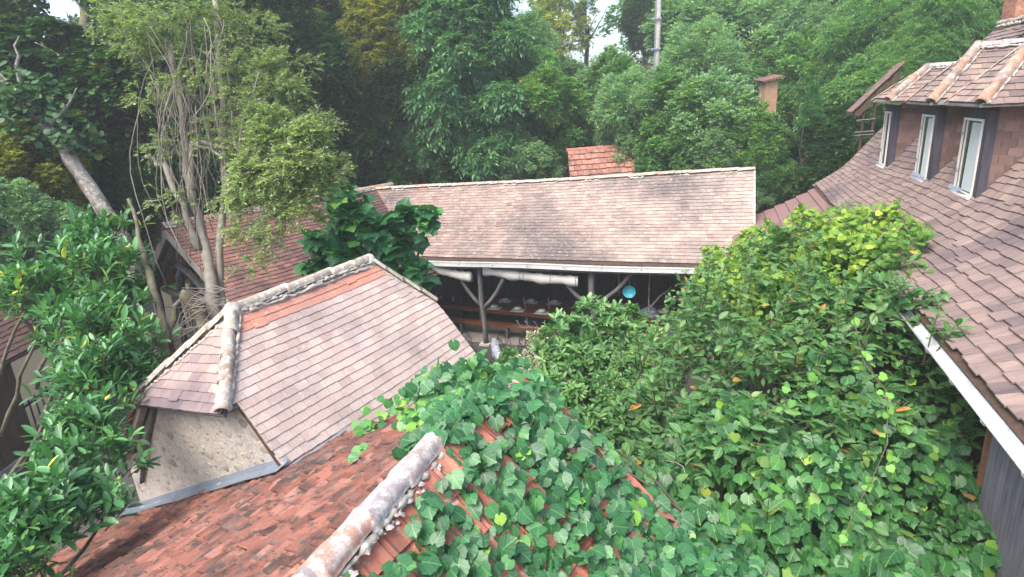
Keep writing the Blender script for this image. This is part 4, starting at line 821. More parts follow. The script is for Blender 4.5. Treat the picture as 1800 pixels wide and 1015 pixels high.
def surf_e(t, d):
    x, z = e_prof(d); k = min(1, max(0, x/1.06)); x += k*.073*(10.56-t); z += .02*math.sin(t*1.3+d)*k
    if t > 9: z += -(1-k)*0.0
    # eave kicks up towards the far end where the red sheets start
    z += (1-k)*.02*max(0, t-2)
    return EP(t, x, z)
def e_w(t, z):   # w on the roof at height z
    lo, hi = 0, ELEN
    for _ in range(24):
        m_ = (lo+hi)/2
        if surf_e(t, m_)[2] > z: lo = m_
        else: hi = m_
    return float((surf_e(t, lo)-EP(0, 0, 0))@EN), lo
rh = empty('dormered_house', EP(5, 3, 0), 'house on the right with a sweeping brown tile roof and three dormer windows', 'house')
re_ = deck(rh, surf_e, np.linspace(-3, 12.5, 22), np.linspace(0, ELEN, 22), .06, M['wood_dark'], 'roof', -1)
dorm = [(6.23, .50), (8.075, .475), (10.38, .38)]
droof = [(6.10, .62), (7.94, .60), (10.22, .56)]
def ex_e(t, d):
    for tc, hw in dorm:
        p = surf_e(t, d)
        if abs(t-tc) < hw-.02 and p[2] > 5.16: return True
    return False
tile_field(re_, surf_e, lambda t, d: [(-3, -.1), (12.55, -.1), (12.55, ELEN+.05), (-3, ELEN+.05)], -3, 12.5, 0, ELEN+.04, .215, .124, .018, M['tile_sweep'], flip=-1, jit=.7, seed=17, exclude=ex_e,
           tintf=lambda t, d, r: min(1, max(0, r.gauss(.5, .11))), rot=.012)
mb = MB()
for k_ in range(26):
    d = k_*ELEN/26; p, q = surf_e(12.53, d), surf_e(12.53, d+ELEN/26); mb.beam(p-ZU*.0, q-ZU*.0, .06, .07, tint=.6)
mb.build('verge', M['tile_brown'], re_)
ridge_row(rh, EP(-3, 3.7+.073*8, 8.0), EP(12.5, 3.7-.14, 8.0), ZU, .11, .45, M['ridge_orange'], seed=19, arc=2.9)
# gutter (half round, pale zinc) near part
def gutter_e(ta, tb_):
    mb = MB(); n = 10; ms = int((tb_-ta)/.5); V = []
    for i in range(ms+1):
        t = ta+(tb_-ta)*i/ms
        for (rad) in (.075, .067):
            for j in range(n+1):
                a = math.pi*j/n; V.append(EP(t, -.11-rad*math.cos(a), 4.10-rad*math.sin(a)))
    m = 2*(n+1); Fc = []
    for i in range(ms):
        for j in range(n): b = i*m+j; Fc.append((b, b+m, b+m+1, b+1)); b += n+1; Fc.append((b, b+1, b+m+1, b+m))
        for j in (0, n): Fc.append((i*m+j, i*m+m+j, i*m+m+n+1+j, i*m+n+1+j))
    mb.poly(V, Fc); 
    mb.tube([EP(ta, -.188, 4.10), EP(tb_, -.188, 4.10)], .013, 8); return mb.build('gutter', M['gutter'], rh, smooth=True)
ge = gutter_e(-3, 3.1)
mb = MB(); V = []
mb.box(EP(-3, -.03, 4.115), EA*6.1, EN*.11, ZU*.012); mb.build('eave_flashing', M['gutter'], rh)
for k_ in range(4): mb = MB(); t = -.6+k_*.8; mb.tube([EP(t, -.11-.083*math.cos(a), 4.10-.083*math.sin(a)) for a in np.linspace(0, math.pi, 8)], .009, 4); mb.build('gutter_bracket', M['gutter'], ge)
# plank wall under the eave
for k_ in range(24):
    t = .93-(k_+1)*.155; mb = MB(); mb.box(EP(t, .20+rr_.uniform(0, .02), 0), EA*.148, EN*.03, ZU*(3.98), rr_.random()); mb.build('wall_plank', M['wood_plank'], rh)
mb = MB(); mb.box(EP(.80, .24, 0), EA*.12, EN*.12, ZU*3.95); mb.build('corner_post', M['wood_brown'], rh)
mb = MB(); mb.box(EP(1.15, .9, 0), EA*11.2, EN*.2, ZU*4.1); mb.build('rear_wall', M['wood_dark'], rh)
mb = MB(); mb.box(EP(1.05, .22, 2.9), EA*.045, EN*.06, ZU*1.1); mb.build('doorpost', flat('orange stained wood', (.20, .10, .05)), rh)
mb = MB(); mb.box(EP(-3, .1, 3.97), EA*15.4, EN*.8, ZU*.05); mb.build('soffit', M['wood_dark'], rh)
# dormers
for di, (tc, hw) in enumerate(dorm):
    zs = 5.10; wf = 1.06+.073*(10.56-(tc+hw*.6)); ztop = 6.42; tn, tf = tc-hw, tc+hw
    dm = MB(); wb = wf+2.0
    # core body
    dm.box(EP(tn+.04, wf+.05, zs-.25), EA*(2*hw-.08), EN*2.0, ZU*(ztop-zs+.22)); dmo = dm.build('dormer', M['wood_dark'], rh, label=('nearest dormer with a wide white-curtained window', 'middle dormer with a half curtained window', 'far dormer with a narrow dark window')[di])
    ww = (.80, .72, .50)[di]; t1_ = tf-.08; t0_ = t1_-ww; wh = 1.18
    # board surround: boards each side + lintel
    for (a, b, z0_, z1_, nm) in ((tn, t0_, zs-.1, ztop, 'jamb_board'), (t1_, tf, zs-.1, ztop, 'jamb_board'), (t0_, t1_, zs+wh, ztop, 'lintel')):
        mb = MB(); mb.box(EP(a, wf-.01, z0_), EA*(b-a), EN*.06, ZU*(z1_-z0_)); mb.build(nm, M['black_board'], dmo)
    fr = MB(); fw_ = .035
    for (a, b, z0_, z1_) in ((t0_, t0_+fw_, zs, zs+wh), (t1_-fw_, t1_, zs, zs+wh), (t0_+fw_, t1_-fw_, zs+wh-fw_, zs+wh), (t0_+fw_, t1_-fw_, zs, zs+fw_)):
        fr.box(EP(a, wf-.035, z0_), EA*(b-a), EN*.05, ZU*(z1_-z0_))
    fr.build('window_frame', M['white_paint'], dmo)
    mb = MB(); mb.box(EP(t1_-fw_-.13, wf-.028, zs+.04), EA*.025, EN*.03, ZU*(wh-.08)); mb.build('casement_bar', M['white_paint'], dmo)
    mb = MB(); mb.box(EP(t0_+fw_, wf-.012, zs+fw_), EA*(ww-2*fw_), EN*.006, ZU*(wh-2*fw_)); mb.build('window_pane', M['glass'], dmo)
    # curtain (in front plane of glass would be wrong: glass dark gives left part; curtain sits just inside an open light)
    ct = MB(); n = 40; V = []; c0, c1 = t0_+fw_+.01, t0_+ww*(.58, .46, .0)[di]
    if c1 > c0+.1:
        for i in range(n+1):
            s = i/n
            for z_ in (zs+.06, zs+wh-.06): V.append(EP(c0+(c1-c0)*s*(1 if z_ < 6 else .86), wf-.022-.011*math.sin(s*34), z_))
        ct.poly(V, [(2*i, 2*i+2, 2*i+3, 2*i+1) for i in range(n)]); ct.build('curtain', M['curtain'], dmo, smooth=True)
    mb = MB(); mb.box(EP(t0_-.03, wf-.09, zs-.035), EA*(ww+.06), EN*.12, ZU*.035); mb.build('window_sill', M['white_paint'], dmo)
    for z_ in (zs+.3, zs+.9): mb = MB(); mb.box(EP(t1_-.05, wf-.045, z_), EA*.04, EN*.015, ZU*.06); mb.build('hinge', M['lead'], dmo)
    mb = MB(); V = []; n = 8   # lead apron below the sill laid on the roof
    wq, dq = e_w(tc, zs-.01); dq0 = e_w(tc, zs+.06)[1]
    for i in range(n+1):
        t = t0_-.12+(ww+.28)*i/n; ln = .10+.07*math.sin(i/n*math.pi)
        for q in (0, .5, 1): pp = surf_e(t, dq0+ln*q); V.append(pp+ZU*.045-EN*.01)
    mb.poly(V, [(i*3+j, i*3+3+j, i*3+4+j, i*3+1+j) for i in range(n) for j in range(2)]); mb.build('lead_apron', M['lead'], dmo)
    # hung tiles on near cheek
    rr = random.Random(60+di); row = 0; z_ = zs-.12
    while z_ < ztop-.06:
        wst, _ = e_w(tn, max(z_-.02, 4.3)); wq0 = wf+.16+(.1 if row % 2 else 0)
        x = wf+.10-(.1 if row % 2 else 0)
        while x < wf+1.9:
            if True:
                a0 = max(x, wf+.102)
                if x < e_w(tn, z_+.08)[0]+.10 and a0 < x+.19:
                    mb = MB(); mb.box(EP(tn-.022-rr.uniform(0, .004), a0+.002, z_), EN*(x+.20-a0-.006), EA*.014, ZU*.15, 0); o = mb.build('wall_tile', M['tile_hung'], dmo); o.color = (rr.random(), 0, 0, 1)
                    if a0 == x or True: pass
            x += .20
        z_ += .125; row += 1
    mb = MB(); mb.box(EP(tn-.03, wf-.015, zs-.1), EN*.13, EA*.03, ZU*(ztop-zs+.1)); mb.build('corner_board', M['black_board'], dmo)
    # lead soaker where cheek meets roof
    mb = MB(); ln = []
    for z_ in np.linspace(zs-.02, ztop, 9): ln.append(EP(tn-.03, e_w(tn, z_)[0]-.0, z_+.035))
    mb.tube(ln, .016, 5); mb.build('soaker', M['wood_dark'], dmo)
    # hipped dormer roof
    tc, hw = droof[di]; tn, tf = tc-hw, tc+hw
    zE, zR = 6.50, (7.40, 7.38, 7.12)[di]; ov = .10; E0 = EP(tn-ov-.04, wf-.27, zE); E1 = EP(tf+ov+.04, wf-.27, zE); apx = EP(tc, wf+.55, zR)
    back = wf+2.9; B0 = EP(tn-ov-.04, back, zE); B1 = EP(tf+ov+.04, back, zE); rb = EP(tc, back, zR)
    dr = MB(); dr.poly([E0, E1, apx, B0, B1, rb, E0-ZU*.025, E1-ZU*.025, B0-ZU*.025, B1-ZU*.025], [(0, 1, 2), (0, 2, 5, 3), (1, 4, 5, 2), (6, 8, 9, 7), (0, 6, 7, 1), (0, 3, 8, 6), (1, 7, 9, 4)]); dro = dr.build('dormer_roof', M['wood_grey'], rh)
    # near side slope
    sd_ = E0-EP(tc, wf-.27, zR); SL = np.linalg.norm(sd_); sdn = sd_/SL
    def surf_ds(u, d, tc=tc, wf=wf, zR=zR, sdn=sdn): return EP(tc, wf-.27+u, zR)+sdn*d
    lim = lambda u, d: [(0.82, -.01), (3.0, -.01), (3.0, SL+.03), (0, SL+.03)]
    def ex_d(u, d, f=surf_ds):
        p = f(u, d); q = float((p-EP(0, 0, 0))@EA); return p[2] < surf_e(q, e_w(q, p[2])[1])[2]-9 or float((p-EP(0, 0, 0))@EN) > e_w(q, p[2])[0]+.12
    tile_field(dro, surf_ds, lim, 0, 3.0, 0, SL+.02, .185, .118, .014, M['tile_sweep'], flip=1 if np.cross(EN, sdn)[2] > 0 else -1, jit=.4, exclude=ex_d, maxobj=110, seed=70+di, tintf=lambda u, d, r: min(1, max(0, r.gauss(.62, .2))))
    # front hip face
    fd = (EP(tc, wf-.27, zE)-apx); FL = np.linalg.norm(fd); fdn = fd/FL; hwid = hw+ov+.04
    def surf_df(u, d, apx=apx, fdn=fdn): return apx+EA*u+fdn*d
    tile_field(dro, surf_df, lambda u, d: [(0, -.01), (hwid*1.02, FL+.03), (-hwid*1.02, FL+.03)], -hwid, hwid, 0, FL+.02, .185, .118, .014, M['tile_sweep'], flip=1 if np.cross(EA, fdn)[2] > 0 else -1, jit=.4, maxobj=80, seed=80+di, tintf=lambda u, d, r: min(1, max(0, r.gauss(.75, .2))))
    ridge_row(dro, E0+ZU*.03+nrm(apx-E0)*.04, apx+ZU*.04, nrm(-EA*.5-EN*.3+ZU), .085, .34, M['ridge_orange'], seed=90+di, taper=.85, arc=3.2, tints=[1, .6, 1, .3])
    ridge_row(dro, E1+ZU*.02, apx+ZU*.03, nrm(EA*.5-EN*.3+ZU), .03, .5, M['ridge'], seed=95+di, taper=.95, arc=3.0, mortar=False)
    ridge_row(dro, apx+ZU*.03, EP(tc, wf+1.9, zR+.03), ZU, .08, .36, M['ridge_old'], seed=99+di, arc=3.0)
# lean-to hood at the far end
hd = empty('porch_hood', EP(12.9, 1.2, 6.0), 'small tilted tiled hood on thin posts beyond the farthest dormer', 'hood')
a_, b_ = EP(12.75, .70, 6.12), EP(12.75, 1.72, 7.22)
mb = MB(); mb.box(a_, b_-a_, EA*.7, ZU*.06); mb.build('deck', M['wood_dark'], hd)
rr_ = random.Random(77)
for i in range(12):
    for j in range(4):
        mb = MB(); s = i/12; p = a_+(b_-a_)*s+EA*(-.06+j*.19)+ZU*(.075+rr_.uniform(0, .02)); mb.box(p, (b_-a_)*.115, EA*.18, ZU*.02); o = mb.build('roof_tile', M['tile_hung'], hd); o.color = (rr_.random(), 0, 0, 1)
mb = MB(); mb.beam(EP(12.7, .8, 6.12), EP(12.7, 1.7, 7.08), .07, .12); mb.build('beam', M['wood_dark'], hd)
for (w_) in (.98, 1.22): mb = MB(); mb.tube(wob(EP(12.75, w_, 5.2), EP(12.75, w_+.02, 6.4), 5, .01, 3), .035, 6); mb.build('post', M['wood_dark'], hd)
for z_ in (5.62, 5.70, 6.0): mb = MB(); mb.tube([EP(12.7, .82, z_), EP(12.7, 1.25, z_+.02)], .018, 5); mb.build('rail', M['wood_grey'], hd)
# red ridged roof continuing to the barn
red = empty('red_sheet_roof', EP(11, -.8, 3.9), 'low red ridged sheet roof joining the barn to the dormered house', 'roof')
RP = [(.10, 4.36), (-.18, 4.19), (-.46, 4.04), (-.72, 3.90), (-.98, 3.77), (-1.24, 3.64), (-1.5, 3.52), (-1.78, 3.40), (-2.05, 3.28)]
for i in range(len(RP)-1):
    (w0, z0), (w1, z1) = RP[i], RP[i+1]; mb = MB(); n = 46; V = []; t0_, t1_ = 8.2, 12.52+.03*math.sin(i*3)
    for j in range(n+1):
        t = t0_+(t1_-t0_)*j/n; g_ = .008*(j % 2)
        for (q, up_) in ((0, .0), (1.06, .045)): V.append(EP(t, w0+(w1-w0)*q, z0+(z1-z0)*q+up_-.03*0+g_))
        V.append(EP(t, w0+(w1-w0)*1.06, z0+(z1-z0)*1.06+.015))
    mb.poly(V, [(j*3+k2, j*3+3+k2, j*3+4+k2, j*3+1+k2) for j in range(n) for k2 in range(2)]); mb.build('roof_panel', M['red_sheet'], red)
mb = MB(); mb.box(EP(8.2, -2.0, 3.1), EA*4.2, EN*2.1, ZU*.05); mb.build('ceiling', M['wood_dark'], red)
for (t, w_) in ((8.3, -1.9), (12.3, -1.9), (12.3, -.3)): mb = MB(); mb.tube([EP(t, w_, 0), EP(t, w_, 3.2)], .07, 7); mb.build('post', M['wood_grey'], red)
# chimney
ch = empty('chimney', EP(13.2, 4.3, 7), 'orange brick chimney at the top right above mossy roof', 'chimney')
cc = EP(13.0, 3.95, 7.0); rr_ = random.Random(8)
mb = MB(); mb.box(cc+EA*.012+EN*.012, EA*.776, EN*.976, ZU*2.6); mb.build('core', M['mortar'], ch)
for r_i in range(26):
    for k_ in range(5):
        off = .1 if r_i % 2 else 0; x0, x1 = max(0, k_*.205-off), min(1.0, (k_+1)*.205-off-.012)
        if x1-x0 > .04:
            mb = MB(); mb.box(cc+EN*x0-EA*.004+ZU*(1.1+r_i*.058), EN*(x1-x0), EA*.05, ZU*.048, 0); o = mb.build('brick', M['brick'], ch); o.color = (rr_.random(), 0, 0, 1)
    for k_ in range(4):
        off = .1 if r_i % 2 == 0 else 0; x0, x1 = max(0, k_*.205-off), min(.8, (k_+1)*.205-off-.012)
        if x1-x0 > .04: mb = MB(); mb.box(cc+EA*x0-EN*.004+ZU*(1.1+r_i*.058), EA*(x1-x0), EN*.05, ZU*.048, 0); o = mb.build('brick', M['brick'], ch); o.color = (rr_.random(), 0, 0, 1)
ck = MB(); ck.box(EP(12.55, 3.2, 0), EA*3, EN*3, ZU*7.3); ck.build('base_wall', M['plaster'], ch)

# ================================================================== small things behind
sr = empty('small_tiled_hut', (3.6, 21.8, gz(3.6, 21.8)), 'small hut roof of orange clay tiles poking up behind the barn ridge', 'hut')
q0, q1, q2, q3 = atd(1003, 266, 21.6), atd(1103, 258, 21.6), atd(1112, 312, 20.9), atd(998, 318, 20.9)
uu = nrm(q1-q0); Lh = float(np.linalg.norm(q1-q0)); dd_ = nrm(q3-q0-uu*((q3-q0)@uu)); Ld = 1.6
def surf_s(u, d): return q0+uu*u+dd_*d
fs = 1 if np.cross(uu, dd_)[2] > 0 else -1
srd = deck(sr, surf_s, [-.1, Lh], [0, Ld], .05, M['wood_dark'], 'roof', fs)
tile_field(srd, surf_s, lambda u, d: [(-.1, -.1), (Lh, -.1), (Lh+.15, Ld+.1), (-.2, Ld+.1)], -.1, Lh+.1, 0, Ld, .22, .25, .035, M['tile_roman'], flip=fs, jit=.5, seed=21, lift=1.8, gap=.012)
mb = MB(); mb.tube([q0-uu*.15+ZU*.03, q1+uu*.06+ZU*.03], .07, 8); mb.build('ridge_tile', M['tile_red'], sr)
mb = MB(); mb.box(A(*(q3+ZU*-.1))-A(0, 0, 2.2), uu*Lh, A(0, 1.6, 0), ZU*1.9); mb.build('wall', M['plaster'], sr)
pl = atd(1156, 65, 22.6); pb = A(pl[0]-.12, pl[1], gz(pl[0], pl[1])); pole = empty('utility_pole', pb, 'grey concrete utility pole rising among the trees behind the barn', 'pole')
mb = MB(); mb.tube([pb, pb*.5+A(pl[0]+.1, pl[1], 15)*.5, A(pl[0]+.1, pl[1], 15)], [.12, .105, .09], 10); mb.build('shaft', M['concrete_pole'], pole, smooth=True)
for z_ in (8.55, 9.6): mb = MB(); mb.box(A(pl[0]-.28, pl[1]-.16, z_), A(.38, 0, 0), A(0, .05, 0), ZU*.05); mb.build('bracket', M['lead'], pole)
mb = MB(); mb.tube([pb+A(-.13, -.05, 0), A(pl[0]-.02, pl[1]-.08, 14)], .018, 5); mb.build('cable_duct', M['lead'], pole)
for i, (a, b, lab) in enumerate(((atd(1160, 0, 30), atd(1760, 60, 22), 'upper thin grey overhead cable crossing in front of the right-hand trees'), (atd(1280, 78, 28), atd(1700, 60, 20), 'lower thin grey overhead cable crossing in front of the right-hand trees'))):
    mb = MB(); mb.tube(wob(a, b, 14, 0, 1, sag=.5), .012, 4); mb.build('overhead_cable', M['lead'], label=lab, cat='cable')
pp = atd(1350, 172, 21.0); pg = gz(pp[0], pp[1]); pr2 = empty('gate_pillar', (pp[0], pp[1], pg), 'peach plastered pillar with a little tiled cap among the trees', 'pillar')
mb = MB(); mb.box(A(pp[0]-.24, pp[1]-.3, pg), A(.42, 0, 0), A(0, .5, 0), ZU*(pp[2]+.55-pg)); mb.build('shaft', M['terracotta'], pr2)
for i in range(5): mb = MB(); mb.tube([A(pp[0]-.32+i*.15, pp[1]-.45, pp[2]+.55+i*.028), A(pp[0]-.32+i*.15, pp[1]+.4, pp[2]+.62+i*.028)], .08, 8, squash=.5); mb.build('cap_tile', M['tile_dark'], pr2)
pp = atd(1205, 215, 21.5); pg = gz(pp[0], pp[1]); mb = MB(); mb.box(A(pp[0]-.28, pp[1], pg), A(.55, 0, 0), A(0, .5, 0), ZU*(pp[2]+.3-pg)); mb.build('plaster_pillar', M['terracotta'], label='peach plaster pillar almost hidden in the bushes left of the capped pillar', cat='pillar')

# ---- left wooden building with gate
FX = -10.75
lb = empty('brown_timber_building', (FX-1.5, 10, 0), 'dark timber building with a brown tiled roof at the far left edge', 'building')
for i in range(16):
    mb = MB(); mb.box(A(FX, 7.6+i*.27, .25), A(-.05, 0, 0), A(0, .262, 0), ZU*2.15, rr_.random()); mb.build('wall_plank', M['wood_brown'], lb)
mb = MB(); mb.box(A(FX+.06, 7.4, 0), A(-.3, 0, 0), A(0, 4.6, 0), ZU*.24); mb.build('plinth', M['mortar'], lb)
for y_ in (8.6, 9.9, 11.8): mb = MB(); mb.box(A(FX+.03, y_, .2), A(-.05, 0, 0), A(0, .16, 0), ZU*2.2); mb.build('stud', M['wood_brown'], lb)
mb = MB(); mb.box(A(FX+.03, 8.7, 1.25), A(-.04, 0, 0), A(0, 1.3, 0), ZU*.12); mb.build('door_rail', M['wood_brown'], lb)
def surf_f(u, d): return A(-13.6+d*.85, 6+u, 4.3-d*.52)
lrf = deck(lb, surf_f, np.linspace(0, 9, 5), np.linspace(0, 3.7, 4), .05, M['wood_dark'], 'roof', -1)
tile_field(lrf, surf_f, lambda u, d: [(0, -.1), (9, -.1), (9, 3.8), (0, 3.8)], 0, 9, 0, 3.7, .2, .14, .016, M['tile_dark'], flip=-1, jit=.6, seed=22, maxobj=200, tintf=lambda u, d, r: max(0, r.gauss(.05, .08)))
gate = empty('iron_gate', (FX+.1, 12.7, 0), 'black iron bar gate standing ajar beside the brown timber wall', 'gate')
for i in range(7): mb = MB(); y_ = 12.0+i*.22; mb.tube([A(FX-.05-.03*i, y_, .05), A(FX-.05-.03*i, y_, 1.25)], .018, 6); mb.build('bar', M['iron'], gate)
for z_ in (.15, 1.15): mb = MB(); mb.beam(A(FX-.05, 11.95, z_), A(FX-.25, 13.4, z_), .04, .05); mb.build('rail', M['iron'], gate)
mb = MB(); mb.poly([A(-12, 4, .012), A(-6.2, 4, .012), A(-6.6, 16, .012), A(-11.5, 16, .012)], [(0, 1, 2, 3)]); mb.build('path', M['path'], kind='structure')

# weathered log behind the vine
c = [atz(869, 604, 1.35), atz(874, 625, 1.25), atz(888, 640, 1.3), atz(905, 665, 1.4)]
mb = MB(); pts = [c[0]+A(0, 0, .12), c[0], c[1], c[2], c[3]-A(0, 0, .1), A(c[3][0]+.05, c[3][1]-.2, 0)]; mb.tube(pts, [.05, .10, .12, .09, .07, .07], 9); mb.build('driftwood_post', M['foil'], label='silvery mottled driftwood post leaning behind the tip of the vine', cat='post', smooth=True)

# ================================================================== plants
def proj_d(P): return np.linalg.norm(P-CAM, axis=1)
def stems_obj(parent, P, Q, r0, r1, mat, name='twigs'):
    V, T = sticks(P, Q, r0, r1); return link(name, mesh_np(name, V, T), mat, parent, kind='stuff')
def limb(parent, pts, rad, mat, name='branch', n=7, squash=1):
    mb = MB(); mb.tube(pts, rad, n, .5, squash=squash); return mb.build(name, mat, parent, smooth=True)

# ---- grapevine over the red roof
g = np.random.default_rng(5)
vine = empty('roof_grapevine', K(-1, 5, 3.5), 'grapevine with broad lobed leaves sprawling over the red roof slope', 'vine')
def noise2(x, y, s, ph):
    return np.sin(x*s+ph)+np.sin(y*s*1.3+ph*2)+np.sin((x+y)*s*.8+ph*3)+np.sin((x-y)*s*1.1+ph*.7)
n = 6500; s_ = g.uniform(-4.3, .12, n); n_ = g.uniform(3.0, 6.3, n)
Zr = np.where(n_ < CS, CZR-(CS-n_)*TL, CZR-(n_-CS)*TR)
Zr = np.where(n_ > 5.5, CZR-(5.5-CS)*TR-(n_-5.5)*.35, Zr)
keep = noise2(s_, n_, 3.1, 1.0) > (-2.2+np.where(s_ < -1.3, .3, 0)+np.where((n_ < 4.7) & (s_ < -1.5), .7, 0)-np.where(s_ > -.9, 1.6, 0))
left_lim = np.where(s_ > -.85, 2.75+.35*np.sin(s_*6)+np.maximum(0, -s_)*.6, 4.35+.12*np.sin(s_*5))
left_lim = np.where((s_ < -.85) & (s_ > -1.4), 3.75, left_lim); keep &= n_ > left_lim
keep &= ~((s_ < -1.35) & (n_ < 4.36)); keep &= ~((s_ > 0.0) & (n_ > 5.0) & (g.random(n) < .5))
hgt = np.where(s_ > -.9, .03+.20*g.random(n)*np.clip(.4-s_*1.2, .2, 1), .03+.20*g.random(n)**1.5)
P = np.array([K(a, b, c) for a, b, c in zip(s_, n_, Zr+hgt)])[keep]; m = len(P)
Yv = KN*.5-ZU*.6-KA*.1; Yd = nrm(np.tile(Yv, (m, 1))+g.normal(0, .45, (m, 3))); Zh = np.tile(KN*.15-KA*.45+ZU*.8, (m, 1))+g.normal(0, .28, (m, 3))
Sz = g.uniform(.055, .165, m); tn = np.clip(g.normal(.34, .17, m)+np.where(g.random(m) < .07, .4, 0)+np.where(n_[keep] < 3.6, .35, 0), 0, 1)
leaf_parts(vine, 'grape', P, frames(Yd, Zh), Sz, tn, M['leaf_vine'], 300)
for (px, py, D_, rr3, kk) in ((770, 668, 6.2, .16, 26), (815, 650, 6.3, .17, 34), (855, 645, 6.4, .17, 36), (885, 665, 6.35, .15, 30), (735, 680, 6.0, .10, 9), (840, 690, 6.2, .22, 50), (780, 705, 6.1, .22, 46)):
    Pq = atd(px, py, D_)+g.normal(0, 1, (kk, 3))*rr3*A(1, .8, .55); leaf_parts(vine, 'grape', Pq, frames(nrm(g.normal(0, .45, (kk, 3))+KN*.4-ZU*.6), g.normal(0, .28, (kk, 3))+A(-.1, -.6, .7)), g.uniform(.08, .16, kk), np.clip(g.normal(.5, .18, kk), 0, 1), M['leaf_vine'], 0)
_nl = nrm(-KN*math.sin(math.radians(26))+ZU*math.cos(math.radians(26)))
for (px, py, rr3, kk) in ((700, 738, .13, 16), (668, 758, .12, 14), (640, 800, .06, 4), (725, 712, .13, 18), (700, 690, .10, 10), (640, 775, .07, 5), (745, 742, .12, 14), (620, 825, .03, 2)):
    Pq = onplane(px, py, K(0, CS, CZR), _nl)+ZU*.10+g.normal(0, 1, (kk, 3))*rr3*A(1, 1, .35); leaf_parts(vine, 'grape', Pq, frames(nrm(g.normal(0, .45, (kk, 3))-KN*.3-ZU*.3-KA*.4), g.normal(0, .28, (kk, 3))+A(-.1, -.6, .8)), g.uniform(.07, .13, kk), np.clip(g.normal(.72, .14, kk), 0, .95), M['leaf_vine'], 0)
rr_ = random.Random(2)
for i in range(12):
    s0 = rr_.uniform(-3.5, .1); pts = []
    for j in range(9): q = j/8; nn = 6.0-q*rr_.uniform(1.6, 1.9); zz = (CZR-(nn-CS)*TR if nn > CS else c_left(nn))+.07; pts.append(K(s0+.25*math.sin(q*5+i)+q*.3, nn, zz))
    limb(vine, pts, [.014-.001*j for j in range(9)], M['stem'], 'vine_stem', 5)

# ---- mass of greenery between the roofs
ctrl = [(5.54, 13.19, 3.75), (6.67, 12.5, 4.35), (6.54, 10.19, 4.55), (6.07, 8.98, 4.45), (3.81, 11.31, 3.15), (2.7, 10.9, 2.2), (2.2, 9.34, 2.2), (1.8, 7.49, 2.0), (1.3, 6.6, 2.7), (1.6, 5.13, 3.0), (1.8, 4.2, 3.1), (2.74, 4.12, 3.05), (4.6, 5.25, 2.6), (4.2, 4.2, 2.3), (5.1,6.4,3.7), (4.7,5.6,3.0),
        (4.9, 6.16, 3.2), (3.68, 5.94, 3.55), (2.71, 6.64, 3.3), (4.85, 6.93, 4.05), (4.2, 9, 3.6), (5.2, 11, 4.1), (3.0, 8.6, 3.3), (5.6, 8.2, 4.35), (5.2, 9.8, 4.3), (1.6, 3, 3.0), (3.4, 3, 2.6), (3.4, 4.6, 2.9), (2.9, 5.2, 3.3), (2.2, 5.8, 3.15), (4.4, 8.0, 3.75), (3.4, 10, 3.25), (4.6, 12.5, 3.4), (2.6, 7.6, 3.05)]
cx = np.array(ctrl)
def canopy(x, y):
    d2 = (x[:, None]-cx[None, :, 0])**2+(y[:, None]-cx[None, :, 1])**2+.03; w_ = 1/d2**1.6; return (w_*cx[None, :, 2]).sum(1)/w_.sum(1)+.16*np.exp(-((x-4.2)**2+(y-8.5)**2)/5)
outline = [(1.35, 2.2), (4.3, 2.2), (4.45, 4.2), (4.75, 5.1), (5.15, 6.3), (5.6, 7.3), (6.4, 9.2), (6.9, 10.4), (7.2, 12.4), (6.2, 13.4), (4.9, 13.3), (3.7, 12.2), (2.6, 11.4), (2.05, 9.6), (1.5, 7.8), (.9, 6.6), (1.25, 5.2), (1.35, 4.0)]
def sample_outline(n, g, weight=None):
    out = []
    while len(out) < n:
        x, y = g.uniform(.6, 7.3), g.uniform(2.2, 13.5)
        if inpoly(x, y, outline) and (weight is None or g.random() < weight(x, y)): out.append((x, y))
    return np.array(out)
lump = lambda x, y: .24*np.sin(x*4.1+y*1.7)+.14*np.sin(y*5.3-x*2.2)+.09*np.sin(x*8+y*7)
# big-leaved vine (near)
hv = empty('hedge_grapevine', (2.8, 5, 0), 'dense grapevine with large lobed leaves filling the lower right corner', 'vine')
wv = lambda x, y: 1.0 if y < 5.3 else max(0.06, 1-(y-5.3)/2.2)
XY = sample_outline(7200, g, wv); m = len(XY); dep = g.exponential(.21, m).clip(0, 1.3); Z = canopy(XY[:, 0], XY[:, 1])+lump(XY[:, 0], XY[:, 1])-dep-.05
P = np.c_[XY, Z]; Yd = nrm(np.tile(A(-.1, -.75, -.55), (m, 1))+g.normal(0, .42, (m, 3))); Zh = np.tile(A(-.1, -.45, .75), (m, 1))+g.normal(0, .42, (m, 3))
Sz = g.uniform(.055, .165, m)*np.where(g.random(m) < .12, 1.35, 1)*np.where(XY[:, 1] < 4.7, 1.2, 1); tn = np.clip(g.normal(.33, .18, m)-.12*dep+np.where(g.random(m) < .06, .38, 0), 0, .96); tn = np.where(g.random(m) < .010, 1, tn)  # deeper leaves get a darker tint: shade inside the hedge painted in
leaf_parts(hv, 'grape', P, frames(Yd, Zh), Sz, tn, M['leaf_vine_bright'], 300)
for i in range(4):
    x, y = sample_outline(1, g, lambda x, y: float(y < 6))[0]; x2, y2 = x+g.uniform(-.5, .5), y+g.uniform(.5, 1.3); pts = []
    for j in range(9): q = j/8; xx, yy = x+(x2-x)*q+.05*math.sin(q*9), y+(y2-y)*q; pts.append(A(xx, yy, float(canopy(np.array([xx]), np.array([yy]))[0])+.05-.1*q))
    limb(hv, pts, .006, M['liana'], 'vine_stem', 5)
